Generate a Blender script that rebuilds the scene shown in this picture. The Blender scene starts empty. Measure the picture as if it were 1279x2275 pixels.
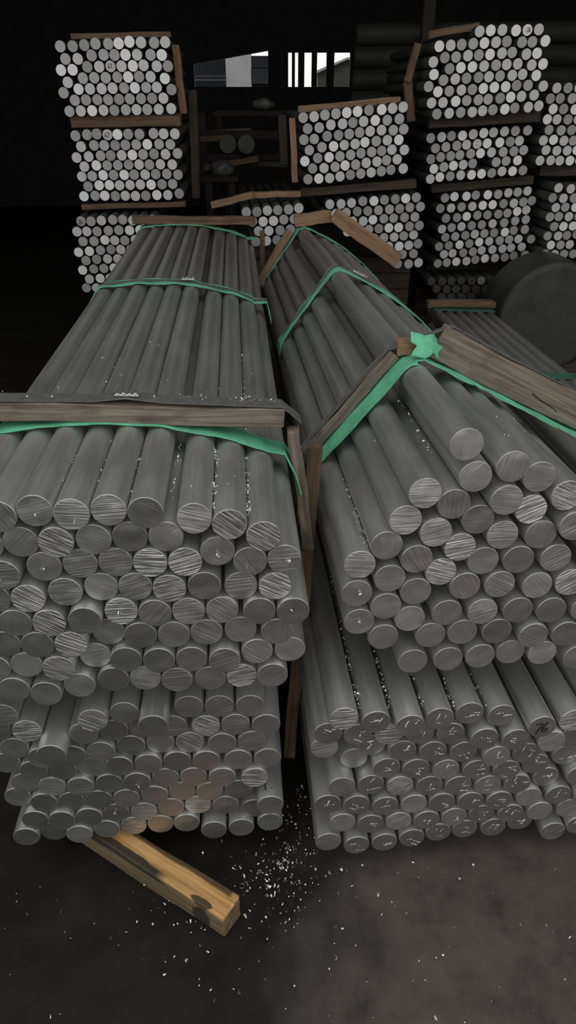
import bpy, bmesh, math, random
from mathutils import Vector, Matrix
R = math.radians
SC = bpy.context.scene
COL = SC.collection
random.seed(7)

# ---------------------------------------------------------------- camera
IMG_W, IMG_H, FPX, PITCH, CAM_Z = 1279.0, 2275.0, 1585.0, 30.0, 1.545
cam = bpy.data.cameras.new('camera')
cam.sensor_fit = 'VERTICAL'
cam.sensor_height = 36.0
cam.lens = 36.0 * FPX / IMG_H
cam.clip_start = 0.05
camo = bpy.data.objects.new('camera', cam)
camo.location = (0, 0, CAM_Z)
camo.rotation_euler = (R(90 - PITCH), 0, 0)
COL.objects.link(camo)
SC.camera = camo

# ---------------------------------------------------------------- light: an overcast sky that enters through the open front of the shed
world = bpy.data.worlds.new('overcast_sky')
SC.world = world
world.use_nodes = True
bg = world.node_tree.nodes['Background']
bg.inputs['Color'].default_value = (1.0, 1.0, 0.965, 1)
bg.inputs['Strength'].default_value = 0.75
SC.view_settings.view_transform = 'Standard'
SC.view_settings.look = 'None'
SC.view_settings.exposure = 0.40
SC.view_settings.gamma = 1.0
SC.view_settings.use_curve_mapping = False

# ---------------------------------------------------------------- helpers
def ray(x, y):
    t = R(PITCH)
    a, b = (x - IMG_W / 2) / FPX, (y - IMG_H / 2) / FPX
    return Vector((a, math.cos(t) - b * math.sin(t), -math.sin(t) - b * math.cos(t)))
def at(x, y, d):
    """world point seen at photo pixel (x, y) whose distance into the shed is d"""
    v = ray(x, y)
    return Vector((0, 0, CAM_Z)) + v * (d / v.y)
def on_floor(x, y, z=0.0):
    v = ray(x, y)
    return Vector((0, 0, CAM_Z)) + v * ((z - CAM_Z) / v.z)

def tag(o, label=None, cat=None, group=None, kind=None):
    if label: o['label'] = label
    if cat: o['category'] = cat
    if group: o['group'] = group
    if kind: o['kind'] = kind
    return o
def link(name, me, mats=(), parent=None):
    for m in mats: me.materials.append(m)
    o = bpy.data.objects.new(name, me)
    COL.objects.link(o)
    if parent: o.parent = parent
    return o
def build(name, bm, mat, parent=None, smooth=False):
    me = bpy.data.meshes.new(name)
    bmesh.ops.recalc_face_normals(bm, faces=bm.faces)
    bm.to_mesh(me); bm.free()
    if smooth:
        for p in me.polygons: p.use_smooth = True
    return link(name, me, (mat,) if mat else (), parent)
def empty(name, loc=(0, 0, 0)):
    o = bpy.data.objects.new(name, None)
    o.location = loc
    o.empty_display_size = 0.05
    COL.objects.link(o)
    return o

def box_bm(bm, size, mtx=None, bevel=0.0, seg=1, off=(0, 0, 0)):
    r = bmesh.ops.create_cube(bm, size=1.0)
    vs = r['verts']
    for v in vs: v.co = Vector((v.co.x * size[0] + off[0], v.co.y * size[1] + off[1], v.co.z * size[2] + off[2]))
    if bevel:
        es = list({e for v in vs for e in v.link_edges})
        g = bmesh.ops.bevel(bm, geom=es, offset=bevel, segments=seg, affect='EDGES', profile=0.6)
        vs = list({v for f in g['faces'] for v in f.verts} | {v for v in vs if v.is_valid})
    if mtx is not None:
        for v in vs: v.co = mtx @ v.co
    return vs

def frame_mtx(origin, x, up):
    x = Vector(x).normalized()
    y = Vector(up).cross(x).normalized()
    z = x.cross(y)
    m = Matrix((x, y, z)).transposed().to_4x4()
    m.translation = Vector(origin)
    return m

def timber(name, p0, p1, h, d, up, mat, label=None, cat='timber', group=None, rough=0.0015, parent=None, seed=0, bow=0.0, cuts=14):
    """a sawn timber from p0 to p1 (centre line), h along up, d across; edges softened and faces slightly uneven"""
    p0, p1 = Vector(p0), Vector(p1)
    L = (p1 - p0).length
    bm = bmesh.new()
    box_bm(bm, (L, d, h), off=(L / 2, 0, 0), bevel=min(h, d) * 0.06)
    es = [e for e in bm.edges if abs(e.verts[0].co.x - e.verts[1].co.x) > L * 0.5]
    bmesh.ops.subdivide_edges(bm, edges=es, cuts=cuts, use_grid_fill=True)
    rnd = random.Random(seed + int(L * 1000))
    ph = [rnd.uniform(0, 6.28) for _ in range(4)]
    for v in bm.verts:
        t = v.co.x / L
        v.co.z += bow * 4 * t * (1 - t) + rough * (math.sin(9 * t + ph[0]) + 0.5 * math.sin(23 * t + ph[1]))
        v.co.y += rough * (math.sin(7 * t + ph[2]) + 0.5 * math.sin(19 * t + ph[3]))
        v.co += Vector((rnd.uniform(-1, 1), rnd.uniform(-1, 1), rnd.uniform(-1, 1))) * rough * 0.35
    o = build(name, bm, mat, parent)
    o.matrix_world = frame_mtx(p0, p1 - p0, up)
    if label: tag(o, label, cat, group)
    return o

# ---------------------------------------------------------------- materials
class NT:
    def __init__(s, name):
        s.m = bpy.data.materials.new(name); s.m.use_nodes = True
        s.n = s.m.node_tree.nodes; s.l = s.m.node_tree.links
        s.p = s.n['Principled BSDF']
    def add(s, t, **kw):
        n = s.n.new(t)
        for k, v in kw.items(): setattr(n, k, v)
        return n
    def to(s, a, b): s.l.new(a, b)
    def math(s, op, a, b=None):
        n = s.add('ShaderNodeMath', operation=op)
        for i, v in enumerate((a, b)):
            if v is None: continue
            if isinstance(v, (int, float)): n.inputs[i].default_value = v
            else: s.to(v, n.inputs[i])
        return n.outputs[0]
    def noise(s, vec, scale, detail=3.0, rough=0.55, dist=0.0):
        n = s.add('ShaderNodeTexNoise')
        n.inputs['Scale'].default_value = scale; n.inputs['Detail'].default_value = detail
        n.inputs['Roughness'].default_value = rough; n.inputs['Distortion'].default_value = dist
        if vec is not None: s.to(vec, n.inputs['Vector'])
        return n.outputs['Fac']
    def coords(s, scale=(1, 1, 1), kind='Object', seed=True):
        tc = s.add('ShaderNodeTexCoord')
        mp = s.add('ShaderNodeMapping'); mp.inputs['Scale'].default_value = scale
        s.to(tc.outputs[kind], mp.inputs['Vector'])
        if seed:
            oi = s.add('ShaderNodeObjectInfo')
            k = s.math('MULTIPLY', oi.outputs['Random'], 37.0)
            cb = s.add('ShaderNodeCombineXYZ')
            for i in range(3): s.to(k, cb.inputs[i])
            s.to(cb.outputs[0], mp.inputs['Location'])
        return mp.outputs[0]
    def ramp(s, fac, stops):
        n = s.add('ShaderNodeValToRGB')
        e = n.color_ramp.elements
        while len(e) > 2: e.remove(e[-1])
        for i, (pos, c) in enumerate(stops):
            el = e[i] if i < 2 else e.new(pos)
            el.position = pos; el.color = tuple(c) + (1,) if len(c) == 3 else c
        s.to(fac, n.inputs['Fac'])
        return n.outputs['Color']
    def mix(s, fac, a, b, mode='MIX'):
        n = s.add('ShaderNodeMix', data_type='RGBA', blend_type=mode)
        for sock, v in ((n.inputs['Factor'], fac), (n.inputs['A'], a), (n.inputs['B'], b)):
            pass
        ins = [i for i in n.inputs if i.enabled]
        for sock, v in zip((n.inputs[0], n.inputs[6], n.inputs[7]), (fac, a, b)):
            if isinstance(v, (int, float)): sock.default_value = v
            elif isinstance(v, tuple): sock.default_value = v + (1,) if len(v) == 3 else v
            else: s.to(v, sock)
        return n.outputs[2]
    def bump(s, h, strength, dist):
        b = s.add('ShaderNodeBump'); b.inputs['Distance'].default_value = dist
        if isinstance(strength, (int, float)): b.inputs['Strength'].default_value = strength
        else: s.to(strength, b.inputs['Strength'])
        s.to(h, b.inputs['Height']); s.to(b.outputs[0], s.p.inputs['Normal'])
    def set(s, **kw):
        for k, v in kw.items():
            sock = s.p.inputs[k.replace('_', ' ')]
            if isinstance(v, (int, float)): sock.default_value = v
            elif isinstance(v, tuple): sock.default_value = v + (1,) if len(v) == 3 else v
            else: s.to(v, sock)
        return s.m

def grey(v): return (v, v, v * 0.97)

def bar_side_material():
    t = NT('drawn_aluminium_side')
    streak = t.noise(t.coords((140, 3, 140)), 1.0, 3, 0.6)
    blot = t.noise(t.coords((14, 5, 14)), 1.0, 4, 0.6)
    f = t.math('ADD', t.math('MULTIPLY', streak, 0.5), t.math('MULTIPLY', blot, 0.5))
    col = t.ramp(f, [(0.30, (0.40, 0.40, 0.385)), (0.72, (0.60, 0.60, 0.575))])
    rgh = t.math('ADD', t.math('MULTIPLY', blot, 0.24), 0.30)
    t.bump(streak, 0.12, 0.0006)
    return t.set(Base_Color=col, Metallic=0.78, Roughness=rgh)

def bar_end_material():
    """sawn end: the object colour carries (tone, saw-mark depth, saw-mark angle, tint)"""
    t = NT('sawn_aluminium_end')
    oi = t.add('ShaderNodeObjectInfo')
    sp = t.add('ShaderNodeSeparateColor')
    t.to(oi.outputs['Color'], sp.inputs[0])
    tone, depth, ang, warm = sp.outputs[0], sp.outputs[1], sp.outputs[2], oi.outputs['Alpha']
    tc = t.add('ShaderNodeTexCoord')
    vr = t.add('ShaderNodeVectorRotate', rotation_type='Y_AXIS')
    t.to(tc.outputs['Object'], vr.inputs['Vector'])
    t.to(t.math('MULTIPLY', ang, 2 * math.pi), vr.inputs['Angle'])
    sh = t.add('ShaderNodeVectorMath', operation='ADD')
    t.to(vr.outputs[0], sh.inputs[0])
    cb = t.add('ShaderNodeCombineXYZ')
    k = t.math('MULTIPLY', oi.outputs['Random'], 5.0)
    for i in range(3): t.to(k, cb.inputs[i])
    t.to(cb.outputs[0], sh.inputs[1])
    def sc(v, s3):
        m = t.add('ShaderNodeVectorMath', operation='MULTIPLY'); t.to(v, m.inputs[0]); m.inputs[1].default_value = s3
        return m.outputs[0]
    coarse = t.noise(sc(sh.outputs[0], (14, 14, 300)), 1.0, 1.0, 0.5, 0.25)
    fine = t.noise(sc(sh.outputs[0], (24, 24, 800)), 1.0, 2.0, 0.6, 0.1)
    blot = t.noise(sc(sh.outputs[0], (40, 40, 40)), 1.0, 4.0, 0.6)
    h = t.math('ADD', coarse, t.math('MULTIPLY', fine, 0.35))
    low = t.noise(sc(sh.outputs[0], (22, 22, 22)), 1.0, 1.0, 0.4)
    h = t.math('ADD', t.math('MULTIPLY', h, t.math('ADD', t.math('MULTIPLY', depth, 1.05), 0.06)), t.math('MULTIPLY', low, 2.6))
    t.bump(h, 1.0, 0.0018)
    v = t.math('ADD', t.math('MULTIPLY', t.math('SUBTRACT', coarse, 0.5), t.math('MULTIPLY', depth, 0.8)),
               t.math('MULTIPLY', t.math('SUBTRACT', blot, 0.5), 0.35))
    lum = t.math('MULTIPLY', tone, t.math('ADD', v, 1.0))  # colour follows the saw bands too, painting in their light and dark reflections
    cc = t.add('ShaderNodeCombineColor')
    t.to(t.math('MULTIPLY', lum, t.math('ADD', 1.0, t.math('MULTIPLY', warm, 0.08))), cc.inputs[0])
    t.to(lum, cc.inputs[1])
    t.to(t.math('MULTIPLY', lum, t.math('SUBTRACT', 0.975, t.math('MULTIPLY', warm, 0.03))), cc.inputs[2])
    return t.set(Base_Color=cc.outputs[0], Metallic=0.92, Roughness=t.math('SUBTRACT', 0.42, t.math('MULTIPLY', depth, 0.12)))

def far_end_material():
    t = NT('far_sawn_end')
    a = t.add('ShaderNodeAttribute', attribute_name='tone')
    n = t.noise(t.coords((60, 1, 160), seed=False), 1.0, 3, 0.6)
    col = t.mix(t.math('MULTIPLY', n, 0.25), a.outputs['Color'], (0.15, 0.12, 0.115))
    return t.set(Base_Color=col, Metallic=0.3, Roughness=0.5)

def wood(name, light, dark, metallic=0.0, grain=90, dirt=0.5, rough=0.8):
    t = NT(name)
    g = t.noise(t.coords((3.2, grain, grain)), 1.0, 5, 0.65, 0.6)
    b = t.noise(t.coords((9, 22, 22)), 1.0, 4, 0.6)
    c = t.ramp(g, [(0.34, dark), (0.66, light)])
    c2 = t.mix(t.math('MULTIPLY', t.ramp(b, [(0.50, (0, 0, 0)), (0.68, (1, 1, 1))]), dirt), c, tuple(x * 0.35 for x in dark))
    t.bump(g, 0.5, 0.003)
    return t.set(Base_Color=c2, Roughness=rough)

def plain(name, col, rough=0.6, metallic=0.0, var=0.3, scale=30):
    t = NT(name)
    n = t.noise(t.coords((scale,) * 3), 1.0, 4, 0.6)
    c = t.ramp(n, [(0.3, tuple(x * (1 - var) for x in col)), (0.7, tuple(x * (1 + var) for x in col))])
    t.bump(n, 0.15, 0.002)
    return t.set(Base_Color=c, Roughness=rough, Metallic=metallic)

def floor_material():
    t = NT('oil_stained_concrete')
    co = t.coords((1, 1, 1), seed=False)
    sx = t.add('ShaderNodeSeparateXYZ'); t.to(co, sx.inputs[0])
    big = t.noise(co, 2.2, 5, 0.6); mid = t.noise(co, 9, 6, 0.65); fine = t.noise(co, 90, 5, 0.7)
    # dark oil soaks the floor on the left of the aisle
    edge = t.math('ADD', t.math('SUBTRACT', sx.outputs[0], t.math('MULTIPLY', sx.outputs[1], 0.10)), t.math('MULTIPLY', t.math('SUBTRACT', big, 0.5), 0.55))
    oil = t.ramp(t.math('ADD', edge, 0.5), [(0.40, (1, 1, 1)), (0.58, (0, 0, 0))])
    conc = t.ramp(mid, [(0.28, (0.044, 0.036, 0.027)), (0.5, (0.096, 0.080, 0.060)), (0.75, (0.135, 0.114, 0.088))])
    conc = t.mix(t.math('MULTIPLY', fine, 0.45), conc, (0.03, 0.026, 0.02))
    black = t.ramp(mid, [(0.3, (0.0055, 0.005, 0.004)), (0.75, (0.019, 0.0175, 0.014))])
    spots = t.ramp(t.noise(co, 5.5, 3, 0.6), [(0.60, (0, 0, 0)), (0.70, (1, 1, 1))])
    c = t.mix(oil, conc, black)
    c = t.mix(t.math('MULTIPLY', spots, 0.45), c, (0.022, 0.020, 0.017))
    t.bump(t.math('ADD', mid, t.math('MULTIPLY', fine, 0.4)), 0.25, 0.006)
    return t.set(Base_Color=c, Roughness=t.math('ADD', t.math('MULTIPLY', fine, 0.3), 0.5), Specular_IOR_Level=0.25)

M_SIDE = bar_side_material()
M_END = bar_end_material()
M_FAREND = far_end_material()
M_FLOOR = floor_material()
M_WOODG = wood('weathered_grey_brown_timber', (0.30, 0.245, 0.19), (0.105, 0.078, 0.058), grain=110)
M_WOODB = wood('brown_timber', (0.215, 0.135, 0.075), (0.085, 0.05, 0.028), grain=90)
M_WOODR = wood('reddish_timber', (0.33, 0.20, 0.12), (0.18, 0.10, 0.058), grain=70, dirt=0.25)
M_WOODY = wood('yellow_timber_with_black_stain', (0.62, 0.37, 0.145), (0.36, 0.19, 0.062), grain=60, dirt=0.0)
M_WOODD = wood('dark_timber', (0.085, 0.058, 0.036), (0.03, 0.021, 0.014), grain=80)
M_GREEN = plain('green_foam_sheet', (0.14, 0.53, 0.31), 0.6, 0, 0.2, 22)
M_GREEND = plain('shaded_green_foam', (0.05, 0.17, 0.105), 0.6, 0, 0.3, 22)  # the same green foam in a darker colour, with shade painted in
M_STRAP = plain('dull_steel_strap', (0.21, 0.21, 0.21), 0.5, 0.5, 0.25, 60)
M_CLIP = plain('bright_clip_steel', (0.8, 0.8, 0.78), 0.3, 0.9, 0.1, 60)
M_CHIP = plain('aluminium_swarf', (0.92, 0.92, 0.9), 0.28, 0.75, 0.06, 200)
M_DARK = plain('near_black_cladding', (0.012, 0.012, 0.012), 0.9, 0, 0.4, 6)  # one near-black colour for walls and cladding
M_ROOF = plain('dark_roof_sheet', (0.02, 0.02, 0.02), 0.85, 0, 0.4, 5)
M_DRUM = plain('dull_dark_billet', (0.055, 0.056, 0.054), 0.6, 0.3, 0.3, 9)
M_FARSIDE = plain('dark_bar_side', (0.07, 0.07, 0.066), 0.6, 0.4, 0.3, 14)  # sides of the far bars, a much darker grey than the near ones
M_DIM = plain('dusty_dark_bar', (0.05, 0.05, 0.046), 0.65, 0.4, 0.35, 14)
M_INK = plain('black_marker_ink', (0.008, 0.008, 0.008), 0.7)
M_WHITE = plain('pale_render', (0.62, 0.63, 0.64), 0.8, 0, 0.08, 4)
M_GLASS = plain('dark_window_glass', (0.03, 0.035, 0.04), 0.25, 0, 0.2, 3)
M_RUST = plain('dark_rusty_steel', (0.03, 0.024, 0.019), 0.8, 0.3, 0.4, 20)

# ---------------------------------------------------------------- measured layout of the bars: per near bar (across, up, along in mm, look, row, place in row)
BARS = {
'LU': [
 (-467.8,964.4,-4.3,'f-60',1,1),(-409.2,971.3,-1,'p',1,2),(-350.5,966,-7.9,'f-5b',1,3),(-291.5,969.1,-2.9,'f3b',1,4),(-232.7,963.8,-7,'d',1,5),(-155.3,946.2,-0.4,'f-15b',1,6),
 (-97.6,933.3,-2.5,'s-40',1,7),(-41.6,911.4,-8.1,'s-35',1,8),(-502.8,906.6,5.2,'p',2,1),(-443.9,910.4,3.7,'p',2,2),(-383.9,913.3,-6.9,'s-30',2,3),(-323.4,913.5,-2.4,'p',2,4),
 (-264.3,913.9,2.3,'d',2,5),(-204.8,911.7,1.7,'p',2,6),(-120.3,878.7,2.2,'p',2,7),(-65.2,857.3,-0.7,'f-60',2,8),(-6.2,859.4,-1.3,'f3',2,9),(-483.2,850.3,-4.1,'f3',3,1),
 (-414.1,859.3,4,'p',3,2),(-353.7,862.5,4.1,'f8',3,3),(-294.6,862,5.4,'f5',3,4),(-235.5,861.3,0.9,'s-5b',3,5),(-176.3,859.9,1,'s15b',3,6),(-83,801,6.9,'f3',3,7),
 (-22.7,802.7,-0.6,'s-30b',3,8),(-510.6,798,1.9,'d',4,1),(-449.8,799.5,-3.9,'s-35b',4,2),(-386.6,807,0.9,'f5',4,3),(-325.5,810.6,7.2,'pb',4,4),(-266.4,810.1,4.2,'f20',4,5),
 (-207.4,806.2,-0.8,'s12',4,6),(-146.6,808.8,0.2,'d',4,7),(-482.3,746.1,-1.9,'f80',5,1),(-421.3,747.7,-8.2,'s-35',5,2),(-358.2,753.5,-13.4,'d',5,3),(-296.4,759.2,2.3,'s0b',5,4),
 (-237.1,754.7,-1.6,'f50',5,5),(-177.7,754.8,-0,'f5b',5,6),(-118.3,753.6,1.5,'f-35b',5,7),(-51.4,751,-3.5,'d',5,8),(9,751.8,-8.9,'d',5,9),(-512.3,695.2,3.2,'d',6,1),
 (-452,695.4,-2.8,'d',6,2),(-391.7,696.7,-7.8,'s-30b',6,3),(-326.9,703.4,15.9,'p',6,4),(-267.8,704.3,0.5,'d',6,5),(-208,703.3,0.2,'p',6,6),(-148.9,703.1,2.8,'f-30',6,7),
 (-86.8,703.6,5.7,'p',6,8),(-20.1,700.4,-0.9,'f85',6,9),(4.6,646.7,11.1,'pb',6,10),(-541,640.7,2.6,'p',7,1),(-482,644.4,3.9,'pb',7,2),(-423.2,639.3,-5.4,'s-30b',7,3),
 (-358.9,647.6,18.1,'f8b',7,4),(-299.8,648.6,-0.1,'d',7,5),(-239.3,647.3,-4.7,'d',7,6),(-179.9,643.3,-0.6,'p',7,7),(-118.3,642.3,-7.2,'f20',7,8),(-57.7,652.2,2.8,'f-35b',7,9),
 (-514.9,587.6,0.7,'p',8,1),(-457.4,574.1,-0.2,'p',8,2),(-393.4,588.2,3.4,'pb',8,3),(-330,596.1,6.1,'d',8,4),(-270.2,596.9,5,'f-15b',8,5),(-210.4,592.7,0.7,'f2',8,6),
 (-148.1,591.2,2.5,'p',8,7),(-88.5,591.2,5.2,'s15b',8,8),(-29.5,593.2,0,'f45',8,9),(-526.8,960.7,2,'p',0,4),(-561.9,906.9,5.5,'p',0,1),(-542.7,849.3,-6.4,'p',0,5),
 (-570.7,797.3,-1.6,'p',0,2),(-546.3,743.5,1.4,'p',0,7),(-575.2,692,1.4,'p',0,6),(-600,638.4,3.3,'p',0,3),(-578.8,583.3,6.4,'p',0,8),
],
'LL': [
 (-562.1,498,-7.3,'f10',1,1),(-522.4,454.5,-9.4,'s3b',1,2),(-471.8,424.2,-48.3,'d',1,3),(-386.3,489.2,-23.7,'s-30b',1,4),(-327.3,487,-6.3,'p',1,5),(-267.2,483.7,-41.9,'d',1,6),
 (-199.4,489.3,-0.1,'p',1,7),(-138.4,486.6,-0,'f30',1,8),(-76.7,483.2,-0,'p',1,9),(-45.2,430.8,-3.2,'f85',1,10),(-588.4,444.9,3.6,'d',2,1),(-562.3,391.9,5,'p',2,2),
 (-505.6,375.6,-8.9,'p',2,3),(-414.4,437.4,-7.8,'p',2,4),(-355.5,435.2,-0.9,'d',2,5),(-296.7,432.6,4.4,'d',2,6),(-236.6,433.1,4.3,'f5',2,7),(-168.9,433,-0,'s-30b',2,8),
 (-108.1,433,0,'f2',2,9),(-591.6,340.6,13.8,'p',3,1),(-534.8,324.4,3.4,'d',3,2),(-476,319.8,5.3,'d',3,3),(-446.6,371,-4.1,'d',3,4),(-387.8,377.9,-3.8,'p',3,5),
 (-327,381.7,5.3,'d',3,6),(-266.5,382,8.3,'p',3,7),(-204.8,383.2,4.6,'s-35',3,8),(-137.6,380.1,-0,'p',3,9),(-76.1,380.4,1.4,'f20',3,10),(-565.2,273.8,16.3,'p',4,1),
 (-506.2,269.1,6.3,'f-20b',4,2),(-416.7,320.2,8,'p',4,3),(-356.3,327.9,-0.7,'d',4,4),(-295.4,330.5,-0.5,'p',4,5),(-234.7,332.3,0.8,'d',4,6),(-173.5,333,-2.4,'w',4,7),
 (-106.5,329.7,-0.9,'p',4,8),(-43.3,328.2,-0.4,'p',4,9),(-591.7,221,23.8,'f-10',5,1),(-532.8,216.4,8.2,'d',5,2),(-445.9,269,1.5,'f5',5,3),(-384.9,270.6,4.7,'d',5,4),
 (-324.1,278.4,-2.7,'d',5,5),(-263.6,280.7,2.7,'p',5,6),(-203.6,282.1,-0.3,'f60w',5,7),(-142.2,282.7,-5.9,'f10',5,8),(-72.9,277.1,-6.3,'s-8b',5,9),(-560.6,164.3,6.5,'d',6,1),
 (-473.7,216.9,7.6,'d',6,2),(-414,219.3,6,'d',6,3),(-353.6,220.7,3.6,'p',6,4),(-291.9,228.8,1.8,'w',6,5),(-232.4,230.5,6.9,'w',6,6),(-172.2,231.8,0.9,'w',6,7),
 (-109.6,230.9,3,'d',6,8),(-40,200.1,-18.5,'f30',6,9),(-501.3,164.7,0.8,'d',7,1),(-441.6,167,3,'d',7,2),(-382.5,169.3,9,'d',7,3),(-321.2,171.5,6.1,'f-5b',7,4),
 (-261,178.4,7.5,'w',7,5),(-201.2,180.3,9.2,'s-12b',7,6),(-139.1,179.6,4.2,'f80',7,7),(-77.2,154.2,11.2,'d',7,8),(-588.5,112.2,3.2,'d',8,1),(-529.1,112.6,12.9,'d',8,2),
 (-470,114.6,0.1,'f-5b',8,3),(-410,117.1,7.4,'p',8,4),(-349.9,120,10,'s-18w',8,5),(-289.1,122.1,8.7,'w',8,6),(-229.5,128.5,2.6,'p',8,7),(-169.5,101.3,0,'f25',8,8),
 (-106.8,103.1,0.9,'f5',8,9),(-40.7,107.7,7.5,'p',8,10),(-621.8,493.7,-7.7,'p',0,2),(-650.6,434.4,0,'p',0,1),(-649.7,351.3,3.6,'p',0,3),
],
'RU': [
 (300.5,1049,0,'f85b',1,1),(237.7,961.4,-1.9,'f0b',2,1),(323.2,988.4,0,'kb',2,2),(385.1,1006.2,-3.4,'f80',2,3),(438.6,981,3.7,'p',2,4),(493.5,943.9,0,'s-25',2,5),
 (207.7,909.4,-0.6,'f0b',3,1),(291.4,936.9,-0.1,'s88',3,2),(339.6,902.6,2,'d',3,3),(381.9,943.9,-7.5,'kb',3,4),(434.5,917.1,4.2,'s25b',3,5),(178,858.3,0.7,'f90',4,1),
 (264.2,882.3,-2.2,'f10b',4,2),(312.2,847.9,-0.2,'s10b',4,3),(388.1,869,0.5,'f2b',4,4),(460.9,864.2,3.2,'f80',4,5),(516.1,885.3,-7.6,'f30',4,6),(131.2,821.2,0,'f-4b',5,1),
 (188.3,787.7,0,'p',5,2),(234.2,828.2,-2.1,'s-60w',5,3),(283.3,795.3,2.1,'s-18b',5,4),(360.7,814.1,2.9,'p',5,5),(426.2,814.6,0,'d',5,6),(496.8,814.2,0,'f30',5,7),
 (128.3,758.1,0,'p',6,1),(184.8,726.1,-0.9,'p',6,2),(239.2,755.7,0,'p',6,3),(331.9,761.7,0.2,'f-60w',6,4),(398.4,761.4,0,'f-30',6,5),(471.7,754.6,-0,'f-45b',6,6),
 (535.1,757.7,-0,'s30b',6,7),(135.8,693.1,0,'f35',7,1),(233.4,692.5,1,'pb',7,2),(304,702.8,-0.7,'f88w',7,3),(373,701.6,-1.6,'f20b',7,4),(442.9,699.2,-0.5,'d',7,5),
 (510.3,694.5,0,'d',7,6),(580.3,691.6,1.6,'p',7,7),(184.3,653.3,0,'f60',8,1),(277.4,650,0.8,'p',8,2),(340.4,652.3,1.8,'p',8,3),(409.4,650.4,0.6,'d',8,4),
 (481.4,639.6,-6,'f-30',8,5),(550.6,633.9,0,'d',8,6),(247.5,587.8,0,'p',9,1),(318.8,588,-0,'p',9,2),(383.6,590.5,0,'p',9,3),(446.6,591.9,5.9,'f45',9,4),
 (511.1,588.5,0.9,'pb',9,5),(586.8,572.3,-0,'p',9,6),(574.7,878.4,9.1,'p',0,2),(587.9,814,-8,'p',0,4),(646.7,808,8.5,'p',0,7),(594.5,749,-1.5,'p',0,1),
 (655.2,745.9,-2.6,'p',0,8),(650,687,2.8,'p',0,6),(623.9,629.5,0,'p',0,3),(695.5,622,0,'p',0,9),(661.8,564.6,0,'p',0,5),
],
'RL': [
 (110.3,484.3,-13.9,'s2b',1,1),(175.1,470.3,-14.5,'k',1,2),(241.7,469,-28.8,'k',1,3),(306.9,463.5,-9.1,'k',1,4),(371.4,464.2,0,'k',1,5),(439.2,452.5,0,'k',1,6),
 (523.1,429,-15.3,'k',1,7),(595.6,425.5,-0.3,'s6b',1,8),(81.8,432.6,-0.9,'k',2,1),(143.7,420.2,2.2,'k',2,2),(207.6,420.9,-1.7,'s3',2,3),(274.1,414.4,0.8,'k',2,4),
 (338.1,409.7,-0.3,'k',2,5),(409.4,396.2,-7.5,'k',2,6),(476.1,391.2,-10.5,'k',2,7),(554.6,379.1,-10.7,'f30b',2,8),(611.7,363.8,10.5,'d',2,9),(77.9,373.6,16,'f10b',3,1),
 (144.6,321.2,29.7,'p',3,2),(178.6,369.5,19.1,'k',3,3),(241,365.5,2,'k',3,4),(305.5,360.4,-0.7,'k',3,5),(373.1,349.6,2.7,'k',3,6),(442.5,342.6,-8.4,'kb',3,7),
 (508.6,341.9,-4.8,'k',3,8),(542.3,293.4,7.3,'k',3,9),(610.2,304.8,16.1,'k',3,10),(211.3,314.5,3.8,'k',4,1),(274.5,310.1,0.4,'k',4,2),(340.4,300.4,2,'kb',4,3),
 (407.3,295.1,-0,'k',4,4),(473.8,292.5,-4.2,'k',4,5),(575.5,244.5,11,'k',4,6),(645.1,254,0,'k',4,7),(115.7,269.3,0,'f-20',5,1),(180,264.3,5.1,'k',5,2),
 (243.8,259.6,1.2,'s35b',5,3),(309.9,249.8,4.2,'k',5,4),(374.6,245.9,2.2,'k',5,5),(440.2,243.9,0.1,'kb',5,6),(506,242.9,-1.3,'k',5,7),(608.4,195.4,-0.1,'k',5,8),
 (86.8,217.2,0,'k',6,1),(150.6,208.9,0,'k',6,2),(215,198.2,0,'k',6,3),(278.9,198.7,0,'f5b',6,4),(342.6,196.2,0.8,'k',6,5),(406.8,195.1,-0.5,'k',6,6),
 (472.2,194.2,-2.9,'k',6,7),(540.7,195.1,-0.1,'f80b',6,8),(643.9,143,3.6,'f40b',6,9),(121.2,152.7,0,'f3b',7,1),(185.2,142.1,0,'k',7,2),(249.2,144.3,0,'s35b',7,3),
 (312.8,143.4,-1.5,'k',7,4),(375.6,144.9,-0,'kb',7,5),(438.8,145.5,1.8,'k',7,6),(506,145.8,-1.5,'k',7,7),(573.6,146,-0.8,'f60b',7,8),(677.5,85.9,0,'k',7,9),
 (91.6,89.6,0,'f30',8,1),(157.3,71.1,0,'k',8,2),(221.6,74,0,'k',8,3),(284.7,82.5,0,'k',8,4),(345.2,94,1.5,'k',8,5),(407.7,95.2,4.3,'k',8,6),
 (473.3,96.5,2.2,'k',8,7),(539.9,97.4,13,'k',8,8),(618.4,69.9,0,'s40',8,9),(667.2,421,0,'k',0,4),(738.1,411.3,0,'k',0,7),(675.2,354.3,0,'k',0,2),
 (717.7,255.8,0,'k',0,6),(722.4,164.2,5.6,'k',0,3),(752.6,74.7,0,'k',0,5),(672,195,-8.8,'k',0,1),
],
}
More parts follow.
